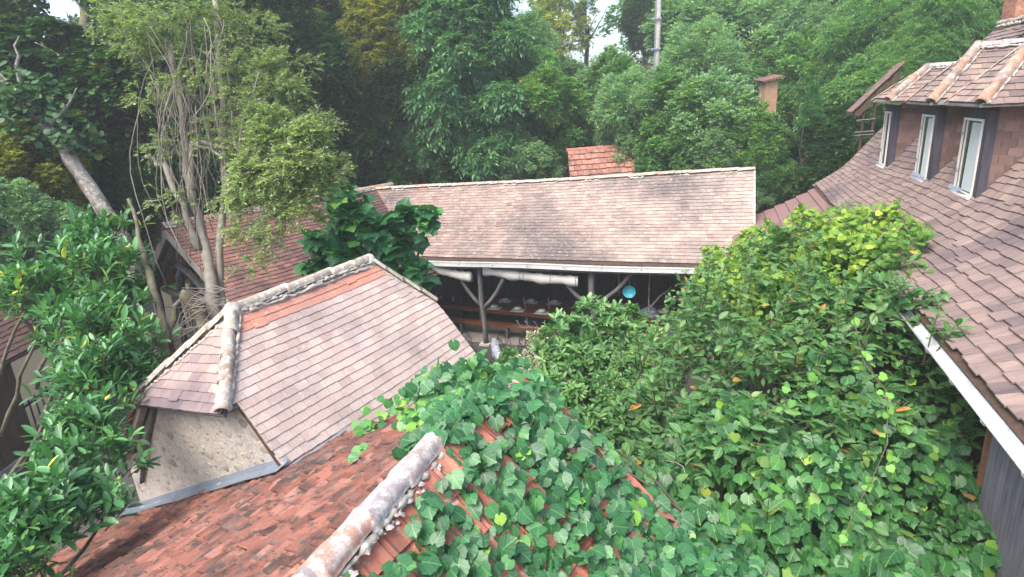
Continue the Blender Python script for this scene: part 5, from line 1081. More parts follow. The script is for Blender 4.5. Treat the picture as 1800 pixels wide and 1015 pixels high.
# hanging bright shoot of vine
for (pts_px, z) in (([(1500, 560), (1520, 640), (1560, 690), (1560, 780), (1530, 850), (1500, 900), (1480, 960)], 3.75), ([(1450, 610), (1430, 670), (1390, 700), (1340, 730)], 3.7)):
    pts = [atd(px, py, D) for (px, py), D in zip(pts_px, np.linspace(6.4, 4.9, len(pts_px)))]; limb(hv, pts, .005, M['stem'], 'vine_shoot', 5)
    Pq = []; 
    for i in range(len(pts)-1):
        for q in (0, .25, .5, .75): Pq.append(pts[i]*(1-q)+pts[i+1]*q)
    Pq = np.array(Pq); k_ = len(Pq); leaf_parts(hv, 'round', Pq+g.normal(0, .04, (k_, 3)), frames(nrm(g.normal(0, .6, (k_, 3))+A(0, -.5, -.6)), g.normal(0, .25, (k_, 3))+A(0, -.8, .6)), g.uniform(.06, .10, k_), np.full(k_, .86), M['leaf_vine'], 0)
# pointed-leaf shrub (middle)
hs = empty('pointed_leaf_shrub', (3.2, 8, 0), 'tall shrub with pointed leaves and upright shoots in front of the barn end', 'shrub')
ws = lambda x, y: (1.0 if 5.6 < y < 11.5 else .12) if not (x > 5.2 and y > 8.5) else .12
XY = sample_outline(1350, g, ws); m = len(XY); dep = g.exponential(.18, m).clip(0, 1.3); P0 = np.c_[XY, canopy(XY[:, 0], XY[:, 1])+lump(XY[:, 0], XY[:, 1])-dep-.08]
T = nrm(g.normal(0, .55, (m, 3))+A(-.25, -.35, .55)); L = g.uniform(.22, .5, m)
pos, R, S, idx = shoots(P0, T, L, 7, .14, 55, 'alt', .25, g); tn = np.clip(g.normal(.42, .16, len(pos)), 0, .93); tn = np.where(g.random(len(pos)) < .012, .985, tn)
leaf_parts(hs, 'oval', pos, R, S, tn, M['leaf_pointed'], 150); stems_obj(hs, P0, P0+T*L[:, None], .006, .003, M['stem'])
# upright shoots standing above the shrub
up_px = [(1250, 520, 9.8, 120), (1300, 540, 9.6, 135), (1180, 600, 9.2, 110), (1215, 620, 8.8, 95), (1345, 560, 9.0, 120), (1400, 520, 9.4, 90), (1440, 500, 9.2, 80), (1130, 640, 8.9, 90), (1160, 700, 8.0, 80), (1280, 640, 8.2, 100), (1460, 560, 8.0, 110), (1500, 590, 7.4, 100), (1650, 590, 6.6, 70), (1380, 640, 7.6, 90), (1210, 560, 10, 75), (1540, 560, 7.4, 90), (1330, 470, 11, 60), (1100, 620, 9.0, 70), (1420, 610, 7.6, 90)]
SP, ST, SL_ = [], [], []
for (px, py, D, hp_) in up_px:
    b = atd(px, py, D); L_ = hp_*D/F_PX*1.0
    for q in range(2): SP.append(b+g.normal(0, .08, 3)); ST.append(nrm(A(g.normal(.02, .22), g.normal(-.1, .2), 1))); SL_.append(L_*(1 if q == 0 else .7))
SP, ST, SL_ = np.array(SP), np.array(ST), np.array(SL_)
pos, R, S, idx = shoots(SP, ST, SL_, 17, .125, 62, 'spiral', .02, g, jitter=.3); tn = np.clip(g.normal(.55, .12, len(pos)), 0, .93); tn = np.where(g.random(len(pos)) < .02, .985, tn)
leaf_parts(hs, 'oval', pos, R, S, tn, M['leaf_pointed'], 150)
for p, t, l in zip(SP, ST, SL_): limb(hs, [p-t*.3, p, p+t*l*.5, p+t*l], [.010, .008, .006, .003], M['stem'], 'branch', 5)
for i in range(8):
    a_ = A(3.2+g.uniform(-1.2, 1.2), 8+g.uniform(-1.5, 2), 0); limb(hs, wob(a_, a_+A(g.uniform(-.6, .6), g.uniform(-.6, .6), 2.6), 6, .06, i), [.05, .045, .04, .035, .03, .025, .02], M['stem_dark'])
# yellow-green vine on the far part and over the roof edge
hl = empty('lime_vine', (5.6, 11, 3.5), 'yellow-green leafy vine spilling over the lower edge of the brown tiled roof', 'vine')
wl_ = lambda x, y: 1.0 if (y > 8.4 and x > 3.6) else .03
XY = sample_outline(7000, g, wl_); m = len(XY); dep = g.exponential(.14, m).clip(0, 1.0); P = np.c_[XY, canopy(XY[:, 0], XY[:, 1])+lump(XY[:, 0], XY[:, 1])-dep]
tn = np.clip(g.normal(.5, .18, m)-.25*dep-(m > 0)*.25*(XY[:, 1] < 9), 0, 1)  # tint drops with depth, so the inner shade is in the leaf colour
Yd = nrm(np.tile(A(-.2, -.6, -.4), (m, 1))+g.normal(0, .5, (m, 3))); Zh = np.tile(A(-.1, -.4, .8), (m, 1))+g.normal(0, .4, (m, 3))
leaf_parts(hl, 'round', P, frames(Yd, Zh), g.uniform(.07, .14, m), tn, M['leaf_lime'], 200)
for i, (px, py, D) in enumerate(((1620, 412, 9.6), (1640, 485, 8.4), (1600, 415, 9.6), (1510, 375, 11.4), (1480, 372, 12), (1660, 490, 8.2), (1540, 372, 11.0))):
    c_ = atd(px, py, D); k_ = 70; Pq = c_+g.normal(0, 1, (k_, 3))*A(.22, .15, .07); leaf_parts(hl, 'round', Pq, frames(g.normal(0, .6, (k_, 3))+A(.1, -.5, -.3), g.normal(0, .3, (k_, 3))+A(-.2, -.3, .8)), g.uniform(.07, .12, k_), np.clip(g.normal(.38, .15, k_), 0, 1), M['leaf_lime'], 0)
# dark undergrowth under the canopy, seen between leaves
# ---- aucuba
au = empty('aucuba_shrub', (1.75, 11.6, 0), 'rounded green shrub with glossy pointed leaves in front of the barn table', 'shrub')
cs = []
for (px, py, D, r) in ((1040, 575, 12.0, .62), (1000, 600, 11.7, .58), (1075, 590, 11.9, .55), (985, 640, 11.3, .5), (1030, 650, 11.3, .55), (1010, 710, 10.7, .45), (960, 690, 10.9, .30), (1050, 720, 10.7, .40), (1110, 580, 12, .35), (1065, 650, 11.2, .42), (1085, 690, 10.7, .35), (1040, 760, 10.2, .35), (1000, 750, 10.2, .3)): cs.append((atd(px, py, D), r))
PP, OO = [], []
for i, (c, r) in enumerate(cs):
    p, o, _ = blob_points(c, (r, r, r*.95), 100 if r > .4 else 55, g, 9, .35, .5); PP.append(p); OO.append(o)
P0, T = np.concatenate(PP), nrm(np.concatenate(OO)+A(0, -.1, .45)); m = len(P0); L = g.uniform(.07, .16, m)
pos, R, S, idx = shoots(P0, T, L, 8, .145, 62, 'whorl', .05, g, jitter=.18); tn = np.clip(g.normal(.5, .17, len(pos))+np.repeat(g.normal(0, .1, m), 8), 0, 1)
leaf_parts(au, 'laurel', pos, R, S, tn, M['leaf_aucuba'], 300)
for i, (c, r) in enumerate(cs): limb(au, wob(A(1.75, 11.5, 0)+g.normal(0, .1, 3)*A(1, 1, 0), c, 6, .05, i), [.035, .03, .028, .025, .02, .018, .012], M['stem_dark'])
# ---- variegated bush
va = empty('variegated_bush', (.6, 11.3, 0), 'small cream and grey variegated bush left of the glossy shrub', 'bush')
PP = []
for (px, py, D, r) in ((945, 625, 11.4, .40), (930, 650, 11.2, .33), (965, 640, 11.5, .35), (945, 690, 11, .25)): p, o, _ = blob_points(atd(px, py, D), r, 900, g, 14, .3, .5); PP.append(np.c_[p, o])
Q = np.concatenate(PP); m = len(Q); leaf_parts(va, 'small', Q[:, :3], frames(nrm(Q[:, 3:]+g.normal(0, .5, (m, 3))), g.normal(0, .5, (m, 3))+A(0, -.3, .7)), g.uniform(.045, .075, m), np.clip(g.normal(.55, .22, m), 0, 1), M['leaf_variegated'], 0)
limb(va, [A(.6, 11.3, 0), atd(945, 640, 11.4)], [.04, .02], M['stem_dark'])
# ---- violet flowering plant
fl_ = empty('violet_flower_bush', (2.1, 10.6, 0), 'loose dark-leaved bush dotted with small pale violet flowers', 'bush')
PP = []
for (px, py, D, r) in ((1100, 650, 10.9, .42), (1140, 620, 11.1, .42), (1075, 690, 10.6, .35), (1120, 700, 10.3, .40), (1160, 660, 10.6, .35)): p, o, _ = blob_points(atd(px, py, D), r, 800, g, 14, .32, .4); PP.append(np.c_[p, o])
Q = np.concatenate(PP); m = len(Q); leaf_parts(fl_, 'small', Q[:, :3], frames(nrm(Q[:, 3:]+g.normal(0, .5, (m, 3))), g.normal(0, .5, (m, 3))+A(0, -.3, .7)), g.uniform(.05, .09, m), np.clip(g.normal(.5, .22, m), 0, 1), M['leaf_mid'], 0)
for i in g.choice(m, 150, False):
    if Q[i, 4] > .5: continue
    mb = MB(); c = Q[i, :3]+Q[i, 3:]*.05+A(0, -.03, .02); r_ = .016
    mb.poly([c+A(0, -.01, .012)]+[c+r_*A(math.cos(a), -.25+.3*math.sin(a*2), math.sin(a)) for a in np.arange(6)*1.047], [(0, 1+j, 1+(j+1) % 6) for j in range(6)]); mb.build('flower', M['flower'], fl_)
limb(fl_, [A(2.1, 10.6, 0), atd(1110, 670, 10.7)], [.04, .02], M['stem_dark'])
# low dark ivy bank at the foot of the shrubs
iv = empty('ivy_bank', (1.6, 9.3, 0), 'dark ivy covering the foot of the shrubs beside the red roof edge', 'ivy')
m = 5200; x = g.uniform(.2, 2.6, m); y = g.uniform(6.6, 11.4, m); z = 1.15+.3*np.sin(x*2.3+y)+.12*np.sin(x*7+y*5)-.12*(y-8)**2*.15; ok = (y > 6.4+.4*(2-x)); x, y, z = x[ok], y[ok], z[ok]; m = len(x)
leaf_parts(iv, 'round', np.c_[x, y, z-g.exponential(.1, m)], frames(g.normal(0, .6, (m, 3))+A(0, -.7, -.2), g.normal(0, .4, (m, 3))+A(0, -.5, .8)), g.uniform(.05, .09, m), np.clip(g.normal(.12, .1, m), 0, 1), M['leaf_ivy'], 0)
# leafy plant by the iron chairs
pc = empty('chair_side_plant', BP(2.9, -1.6, 0), 'small leafy green plant with pink-white flowers beside the iron chairs', 'plant')
PP = []
for (px, py, D, r) in ((898, 632, 13.0, .2), (885, 645, 12.6, .2), (905, 650, 12.4, .22)): p, o, _ = blob_points(atd(px, py, D), r, 350, g, 10, .3, .4); PP.append(np.c_[p, o])
Q = np.concatenate(PP); m = len(Q); leaf_parts(pc, 'small', Q[:, :3], frames(nrm(Q[:, 3:]+g.normal(0, .5, (m, 3))), g.normal(0, .5, (m, 3))+A(0, -.3, .7)), g.uniform(.07, .12, m), np.clip(g.normal(.5, .22, m), 0, 1), M['leaf_mid'], 0)
limb(pc, [BP(2.9, -1.6, 0), Q[:, :3].mean(0)], [.03, .015], M['stem_dark'])

# ---- fig
fg = empty('fig_tree', (-3.2, 13.0, 0), 'fig tree with very large dark green leaves at the left end of the barn', 'tree')
cs = []
for (px, py, D, r) in ((620, 360, 13.2, .62), (660, 375, 13.3, .45), (600, 410, 13.0, .62), (660, 420, 12.9, .62), (720, 395, 12.9, .42), (745, 385, 12.9, .26), (700, 440, 12.9, .45), (610, 460, 12.8, .45), (660, 470, 12.7, .4), (730, 485, 12.8, .35), (570, 430, 12.9, .38), (560, 470, 12.9, .28)): cs.append((atd(px, py, D), r))
PP, OO = [], []
for i, (c, r) in enumerate(cs): k_ = int(62*r/.5); p, o, _ = blob_points(c, (r, r*.8, r*.8), k_, g, 8, .35, .5); PP.append(p); OO.append(o)
P, O_ = np.concatenate(PP), np.concatenate(OO); m = len(P); Yd = nrm(O_*.8+A(0, -.5, -.55)+g.normal(0, .3, (m, 3))); Zh = nrm(O_*.35+A(0, -.45, .9)+g.normal(0, .22, (m, 3)))
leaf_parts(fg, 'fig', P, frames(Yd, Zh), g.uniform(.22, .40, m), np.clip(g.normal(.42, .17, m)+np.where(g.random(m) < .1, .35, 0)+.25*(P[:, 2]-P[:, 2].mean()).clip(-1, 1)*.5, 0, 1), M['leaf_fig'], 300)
for i, (c, r) in enumerate(cs): limb(fg, wob(A(-3.2, 13.1, 0)+g.normal(0, .12, 3)*A(1, 1, 0), c, 7, .08, i), [.07, .06, .05, .045, .04, .03, .022, .015], M['bark_moss'])

# ---- laurel on the left
la = empty('cherry_laurel', (-6.8, 8.3, 0), 'big cherry laurel bush with upright glossy leaf sprays at the left', 'bush')
cl_ = [(70, 975, 5.6, .4), (10, 935, 6.0, .3), (95, 930, 5.9, .38), (125, 885, 6.2, .38), (95, 915, 6.2, .25), (150, 838, 6.6, .40), (150, 795, 6.9, .32), (172, 775, 7.1, .40), (188, 695, 7.7, .48), (152, 705, 7.6, .36), (170, 630, 8.2, .6), (135, 590, 8.4, .45), (215, 625, 8.3, .48),
       (85, 540, 9.0, .55), (160, 520, 9.0, .7), (190, 500, 9.3, .5), (60, 490, 9.2, .38), (170, 450, 9.8, .5), (205, 425, 10, .34), (150, 460, 9.6, .6), (225, 565, 8.8, .35), (215, 668, 8, .36), (60, 1010, 5.4, .4), (10, 960, 5.6, .4), (180, 918, 6.1, .16)]
PP, OO = [], []; cs = [(atd(a, b, c), r) for a, b, c, r in cl_]
for i, (c, r) in enumerate(cs): k_ = int(52*(r/.5)**1.6); p, o, _ = blob_points(c, (r, r, r*.9), k_, g, 8, .4, .45); PP.append(p); OO.append(o)
P0 = np.concatenate(PP); m = len(P0); T = nrm(np.concatenate(OO)*.7+A(.1, -.15, .75)+g.normal(0, .2, (m, 3))); L = g.uniform(.16, .34, m)
pos, R, S, idx = shoots(P0, T, L, 9, .155, 48, 'spiral', .03, g, jitter=.2); tn = np.clip(g.normal(.42, .17, len(pos))+np.repeat(g.normal(0, .14, m), 9), 0, .96); tn = np.where(g.random(len(pos)) < .003, 1, tn)
leaf_parts(la, 'laurel', pos, R, S, tn, M['leaf_laurel'], 300); stems_obj(la, P0-T*.1, P0+T*L[:, None], .008, .004, M['stem'])
for i, (c, r) in enumerate(cs): limb(la, wob(c+A(-1.9, .1 if c[1] < 7.5 else .6, -min(c[2]-.1, 1.6 if c[1] < 7.5 else 2.4)), c, 6, .06, i), [.04, .035, .03, .028, .024, .02, .012], M['bark_moss'])

# ---- liana-draped tree with the pale crown
pt = empty('liana_tree', (-5.2, 9.6, 0), 'old grey tree wrapped in bare lianas with a pale yellow-green crown', 'tree')
def D(px, py, d): return atd(px, py, d)
trunks = [([(385, 640, 9.2), (378, 560, 9.4), (370, 470, 9.6), (345, 380, 9.8), (330, 300, 9.9), (320, 200, 10), (300, 80, 10)], .11, .04), ([(400, 620, 9.4), (390, 540, 9.6), (385, 440, 9.8), (395, 330, 9.9), (390, 180, 10), (378, 0, 10.2)], .085, .045),
          ([(370, 600, 9.1), (335, 530, 9.1), (318, 518, 9.0)], .11, .08), ([(350, 440, 9.6), (320, 360, 9.7), (290, 290, 9.8), (255, 275, 9.8)], .07, .025), ([(340, 330, 9.7), (337, 250, 9.7), (400, 262, 9.6), (430, 250, 9.6)], .05, .018), ([(337, 252, 9.7), (370, 262, 9.6), (395, 280, 9.5)], .03, .015),
          ([(300, 640, 8.9), (285, 560, 9.0), (265, 480, 9.1), (250, 420, 9.2), (225, 350, 9.4)], .08, .015), ([(296, 600, 9.0), (310, 540, 9.1), (330, 500, 9.2)], .05, .03)]
for i, (pts, r0, r1) in enumerate(trunks):
    P_ = [D(*p) for p in pts]; Q_ = []
    for j in range(len(P_)-1): Q_ += [P_[j]*(1-q)+P_[j+1]*q+A(*(rnd.gauss(0, .02) for _ in range(3))) for q in (0, .33, .66)]
    Q_.append(P_[-1]); nn = len(Q_)
    if i in (0, 1, 2, 6, 7): Q_ = [A(Q_[0][0], Q_[0][1]+.1, max(0, Q_[0][2]-2.2))]+Q_; nn += 1
    limb(pt, Q_, [(r0+(r1-r0)*j/nn)*rnd.uniform(.85, 1.15) for j in range(nn)], M['bark_moss'] if i in (2, 6, 7) else M['liana'], 'trunk' if i < 2 else 'branch', 8)
rr_ = random.Random(6)
for i in range(70):   # hanging lianas, individually built
    x0 = rr_.gauss(325, 50); y0 = rr_.uniform(20, 200); y1 = y0+rr_.uniform(120, 330); x1 = x0+(365-x0)*rr_.uniform(.2, .7)+rr_.gauss(0, 20); d0 = rr_.uniform(9.2, 10.0); bow = rr_.gauss(0, 30)
    pts = [D(x0+(x1-x0)*q+bow*math.sin(math.pi*q)+5*math.sin(q*9+i), y0+(y1-y0)*q, d0) for q in np.linspace(0, 1, 9)]; limb(pt, pts, rr_.uniform(.004, .010), M['liana_dark' if i % 3 else 'liana'], 'liana', 4)
for i in range(10):
    pts = [D(380+rr_.gauss(0, 30)-70*q+rr_.gauss(0, 6), 520+110*q*q+20*math.sin(q*5+i), 9.0) for q in np.linspace(-.3, 1, 8)]; limb(pt, pts, .007, M['liana'], 'liana', 4)
PP, OO, TT_ = [], [], []
for (px, py, d, rx, k_, tb_) in ((500, 290, 9.4, .62, 900, .65), (450, 330, 9.3, .45, 420, .6), (540, 330, 9.5, .38, 330, .6), (470, 240, 9.6, .5, 480, .5), (530, 260, 9.5, .45, 420, .6), (430, 150, 9.8, .6, 210, .4), (300, 60, 10, .8, 210, .35), (380, 60, 10, .7, 230, .3), (490, 180, 9.8, .5, 260, .45), (350, 130, 9.9, .6, 150, .35), (250, 60, 10.1, .5, 120, .4), (440, 60, 10.1, .5, 150, .3), (500, 120, 9.9, .4, 120, .35), (390, 250, 9.8, .5, 110, .45), (260, 160, 10, .35, 60, .4), (300, 360, 9.6, .3, 40, .3), (560, 230, 9.7, .3, 120, .45), (580, 300, 9.5, .25, 110, .5),
                                    (520, 380, 9.4, .3, 180, .6), (430, 410, 9.2, .22, 60, .5), (470, 420, 9.2, .25, 70, .5), (290, 260, 9.9, .3, 60, .25), (210, 40, 10.2, .5, 120, .35), (450, 470, 9.1, .2, 36, .3), (400, 370, 9.3, .25, 60, .4)):
    p, o, _ = blob_points(D(px, py, d), (rx*1.15, rx, rx*.9), k_, g, 14, .3, .5); PP.append(p); OO.append(o); TT_.append(np.full(k_, tb_))
P0 = np.concatenate(PP); tb0 = np.concatenate(TT_); m = len(P0); T = nrm(np.concatenate(OO)*.8+g.normal(0, .4, (m, 3))+A(0, 0, .1)); L = g.uniform(.12, .26, m)
pos, R, S, idx = shoots(P0, T, L, 12, .046, 60, 'alt', .3, g); leaf_parts(pt, 'small', pos, R, S*1.15, np.clip(tb0[idx]+g.normal(0, .15, len(pos)), 0, 1), M['leaf_pale'], 0)
stems_obj(pt, P0, P0+T*L[:, None], .004, .002, M['liana'])

# ---- woodland: a few kinds of tree, copied one by one
def crown_mesh(seed, kind):
    g = np.random.default_rng(seed)
    spec = dict(broad=('small', 1000, 15, .125, .30, .3), hanging=('narrow', 850, 16, .155, .42, .8), fine=('narrow', 1150, 15, .105, .30, .35), feather=('frond', 640, 28, .15, .60, .7), light=('small', 900, 15, .108, .30, .2), conifer=('frond', 900, 20, .14, .28, .3), sparse=('small', 260, 14, .16, .35, .4), bigleaf=('round', 620, 9, .17, .35, .7))[kind]
    tpl, ns, k, ll, sl_, dr = spec
    PP, OO = [], []
    if kind == 'conifer': blobs = [((0, 0, z), (1.2*(1-z/3.4)+.15, 1.2*(1-z/3.4)+.15, .45)) for z in np.linspace(0, 3.1, 8)]
    elif kind == 'sparse': blobs = [((g.normal(0, .5), g.normal(0, .5), z), (.7, .7, .5)) for z in np.linspace(-1.5, 2.2, 8)]
    else: blobs = [((0, 0, 0), (1.9, 1.9, 1.8)), ((-1.1, .2, .6), (1.1, 1.1, 1)), ((1.0, -.3, -.2), (1.2, 1.2, 1.1)), ((.3, .3, 1.4), (1.1, 1.1, 1)), ((-.4, -.8, -1.0), (1.3, 1.1, 1))]
    for c, r in blobs:
        kk = int(ns*(np.prod(r)**(2/3))/1.1) if kind not in ('conifer',) else int(ns*r[0]*.28); p, o, _ = blob_points(c, r, kk, g, 16, .28, .55, -.9); PP.append(p); OO.append(o)
    P0 = np.concatenate(PP); m = len(P0); T = nrm(np.concatenate(OO)+g.normal(0, .35, (m, 3))+A(0, 0, .05)); L = g.uniform(.6, 1.2, m)*sl_
    pos, R, S, idx = shoots(P0, T, L, k, ll, 58, 'alt', dr*.6, g); tn = np.clip(g.normal(.45, .15, len(pos))+np.repeat(g.normal(0, .16, m), k), 0, 1); tn = np.where(g.random(len(pos)) < .01, 1, tn)
    return leaves_mesh('crown', tpl, pos, R, S, tn)
CM = {}
for i, kd in enumerate(('broad', 'hanging', 'fine', 'feather', 'light', 'conifer', 'sparse', 'bigleaf')):
    CM[kd] = [crown_mesh(200+i*3+q, kd) for q in range(2 if kd in ('broad', 'fine', 'light') else 1)]
    print(kd, [len(m_.polygons) for m_ in CM[kd]])
_cc = {}
def tree(px, py, dist, r, kind, mat, lab, cat='tree', group='trees on the wooded slope behind the barn', sz=1.0, var=0, bare=False, lean=0, rot=None):
    for _ in range(60):
        c = atd(px, py, dist)
        if -7 < c[0] < 9.3 and dist > 12 and c[1] < 22.2-.35*(c[0]+1.26)+.8*r and px > 440: dist *= 1.02; r *= 1.02
        else: break
    c = atd(px, py, dist); base = A(c[0]-lean, c[1]+.2, gz(c[0], c[1])-.1); t = empty('woodland_tree' if cat == 'tree' else cat.replace(' ', '_'), base, lab, cat, group)
    mk = CM[kind][var % len(CM[kind])]; key = (mk.name, mat)
    if key not in _cc: me = mk.copy(); me.materials.append(M[mat]); _cc[key] = me
    s = r/2.2; o = bpy.data.objects.new('crown', _cc[key]); COL.objects.link(o); o.color = (0, 0, 0, 1)
    a = rnd.uniform(0, 6.28) if rot is None else rot; o.matrix_basis = Matrix.Translation(Vector(c)) @ Matrix.Rotation(a, 4, 'Z') @ Matrix.Diagonal((s, s, s*sz, 1)); o.parent = t; o.matrix_parent_inverse = Matrix.Translation(-Vector(base))
    if not bare:
        tp = A(c[0], c[1], c[2]+r*.5*sz); mb = MB(); pts = wob(base, tp, 7, .08, int(px)); r0 = .07+.05*r; mb.tube(pts, [r0*(1-.09*i) for i in range(8)], 7)
        for q in range(5):
            a = q*1.3+px; f = pts[3+q % 4]; mb.tube(wob(f, c+A(math.cos(a), math.sin(a), rnd.uniform(-.2, .6))*r*.7, 4, .08, q), [r0*.45, r0*.35, r0*.25, r0*.15, r0*.08], 5)
        mb.build('trunk', M['stem_dark'], t, smooth=True)
TREES = [
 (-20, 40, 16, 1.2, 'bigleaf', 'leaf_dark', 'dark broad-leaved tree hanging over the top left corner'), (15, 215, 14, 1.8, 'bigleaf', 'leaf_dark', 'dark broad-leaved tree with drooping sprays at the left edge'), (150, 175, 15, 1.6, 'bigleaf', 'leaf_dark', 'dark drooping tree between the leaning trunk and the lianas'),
 (60, 330, 13.0, 1.3, 'light', 'leaf_gold', 'olive green low tree with thin twigs beneath the leaning trunk'), (30, 420, 12.0, 1.2, 'fine', 'leaf_grey', 'olive twiggy bush over the brown roof at the left edge'), (190, 300, 18, 2.2, 'broad', 'leaf_mid', 'green bush behind the leaning trunk'),
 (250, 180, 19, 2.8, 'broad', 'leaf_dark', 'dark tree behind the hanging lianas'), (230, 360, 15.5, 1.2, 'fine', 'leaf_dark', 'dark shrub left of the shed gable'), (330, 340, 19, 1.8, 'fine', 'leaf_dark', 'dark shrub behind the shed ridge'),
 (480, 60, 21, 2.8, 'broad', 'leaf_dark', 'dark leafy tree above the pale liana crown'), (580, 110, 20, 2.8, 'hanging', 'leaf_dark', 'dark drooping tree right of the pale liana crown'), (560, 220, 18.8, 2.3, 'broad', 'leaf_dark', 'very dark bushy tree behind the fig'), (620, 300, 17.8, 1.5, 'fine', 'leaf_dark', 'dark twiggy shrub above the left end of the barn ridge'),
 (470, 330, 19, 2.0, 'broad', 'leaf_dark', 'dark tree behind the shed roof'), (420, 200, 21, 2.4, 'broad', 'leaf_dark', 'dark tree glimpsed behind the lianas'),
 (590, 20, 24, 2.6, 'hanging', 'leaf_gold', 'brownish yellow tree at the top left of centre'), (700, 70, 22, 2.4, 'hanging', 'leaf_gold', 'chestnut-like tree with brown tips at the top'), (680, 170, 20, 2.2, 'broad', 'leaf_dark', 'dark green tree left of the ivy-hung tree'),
 (660, 130, 21, 1.5, 'light', 'leaf_mid', 'small bright green tree among dark branches'), (820, 60, 22, 2.6, 'hanging', 'leaf_ivy', 'tall bluish green tree near the top centre'), (850, 180, 19.5, 2.4, 'hanging', 'leaf_ivy', 'large tree draped in bluish ivy behind the barn ridge'), (770, 240, 19, 1.9, 'broad', 'leaf_dark', 'dark-leaved tree left of the ivy-draped tree'),
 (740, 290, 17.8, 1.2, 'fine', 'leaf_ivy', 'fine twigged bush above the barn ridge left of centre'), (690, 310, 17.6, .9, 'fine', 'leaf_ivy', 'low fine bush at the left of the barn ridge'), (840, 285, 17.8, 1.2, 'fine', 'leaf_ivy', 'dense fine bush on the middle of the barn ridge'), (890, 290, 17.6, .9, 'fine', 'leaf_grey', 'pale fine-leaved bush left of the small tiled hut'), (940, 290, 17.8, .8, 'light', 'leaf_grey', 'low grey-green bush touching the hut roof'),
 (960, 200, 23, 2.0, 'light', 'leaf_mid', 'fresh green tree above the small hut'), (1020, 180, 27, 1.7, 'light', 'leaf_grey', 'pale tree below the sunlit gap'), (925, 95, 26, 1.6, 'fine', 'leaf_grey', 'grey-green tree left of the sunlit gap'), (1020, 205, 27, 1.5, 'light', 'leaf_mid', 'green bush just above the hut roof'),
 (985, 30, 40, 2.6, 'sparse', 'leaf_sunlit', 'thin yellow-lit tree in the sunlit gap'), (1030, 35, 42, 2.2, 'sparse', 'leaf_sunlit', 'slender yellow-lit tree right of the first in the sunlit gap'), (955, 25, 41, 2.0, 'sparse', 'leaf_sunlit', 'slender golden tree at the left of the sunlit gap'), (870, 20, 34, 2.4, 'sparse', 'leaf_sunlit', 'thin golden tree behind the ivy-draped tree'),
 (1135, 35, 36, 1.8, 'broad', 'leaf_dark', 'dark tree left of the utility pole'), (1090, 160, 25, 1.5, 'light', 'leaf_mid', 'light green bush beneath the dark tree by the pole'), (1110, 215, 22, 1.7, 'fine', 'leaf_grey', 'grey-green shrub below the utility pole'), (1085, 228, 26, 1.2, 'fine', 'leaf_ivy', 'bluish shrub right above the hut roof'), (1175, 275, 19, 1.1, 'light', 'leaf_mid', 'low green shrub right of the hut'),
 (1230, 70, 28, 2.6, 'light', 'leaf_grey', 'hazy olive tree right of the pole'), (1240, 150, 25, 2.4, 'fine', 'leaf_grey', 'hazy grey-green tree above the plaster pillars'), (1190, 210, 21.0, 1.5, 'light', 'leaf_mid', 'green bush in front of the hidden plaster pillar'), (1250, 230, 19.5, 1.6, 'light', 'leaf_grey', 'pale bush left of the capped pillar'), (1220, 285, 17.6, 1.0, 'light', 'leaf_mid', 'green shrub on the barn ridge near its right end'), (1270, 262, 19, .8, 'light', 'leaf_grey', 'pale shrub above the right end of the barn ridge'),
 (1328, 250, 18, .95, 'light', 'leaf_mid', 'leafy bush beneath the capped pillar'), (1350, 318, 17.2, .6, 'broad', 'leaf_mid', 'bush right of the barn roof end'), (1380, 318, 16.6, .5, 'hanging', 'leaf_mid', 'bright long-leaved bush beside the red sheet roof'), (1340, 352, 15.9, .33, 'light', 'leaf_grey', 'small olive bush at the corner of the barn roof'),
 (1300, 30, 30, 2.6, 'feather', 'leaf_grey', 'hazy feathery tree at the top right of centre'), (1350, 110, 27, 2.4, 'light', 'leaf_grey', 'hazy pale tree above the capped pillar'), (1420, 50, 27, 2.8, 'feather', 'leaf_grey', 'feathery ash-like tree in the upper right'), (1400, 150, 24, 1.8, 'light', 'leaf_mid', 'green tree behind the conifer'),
 (1425, 215, 18.5, .75, 'conifer', 'leaf_conifer', 'small bright green conifer right of the capped pillar'), (1480, 150, 23, 2.0, 'feather', 'leaf_mid', 'feathery green tree behind the conifer'), (1500, 210, 20, 1.7, 'hanging', 'leaf_mid', 'drooping green tree left of the dormers'), (1480, 260, 18.5, 1.2, 'broad', 'leaf_dark', 'dark-leaved tree above the red sheet roof'), (1440, 290, 19, 1.3, 'broad', 'leaf_dark', 'dark hollow bush left of the brown roof'),
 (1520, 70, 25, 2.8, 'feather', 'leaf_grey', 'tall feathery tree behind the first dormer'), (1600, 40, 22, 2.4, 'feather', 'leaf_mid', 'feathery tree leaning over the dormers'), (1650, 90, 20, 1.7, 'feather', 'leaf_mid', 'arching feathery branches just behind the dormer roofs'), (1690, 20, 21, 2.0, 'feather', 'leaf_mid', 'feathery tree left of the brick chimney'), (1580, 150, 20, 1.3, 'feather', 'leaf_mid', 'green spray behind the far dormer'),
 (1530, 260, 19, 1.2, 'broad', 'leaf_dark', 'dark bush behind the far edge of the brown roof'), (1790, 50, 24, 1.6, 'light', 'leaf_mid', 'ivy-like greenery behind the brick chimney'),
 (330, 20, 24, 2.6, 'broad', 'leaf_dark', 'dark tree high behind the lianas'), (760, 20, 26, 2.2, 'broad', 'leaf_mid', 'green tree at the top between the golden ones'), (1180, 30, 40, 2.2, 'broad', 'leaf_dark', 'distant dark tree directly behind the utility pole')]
rnd.seed(5)
for i, (px, py, d, r, kd, mt, lab) in enumerate(TREES): tree(px, py, d, r, kd, mt, lab, var=i)
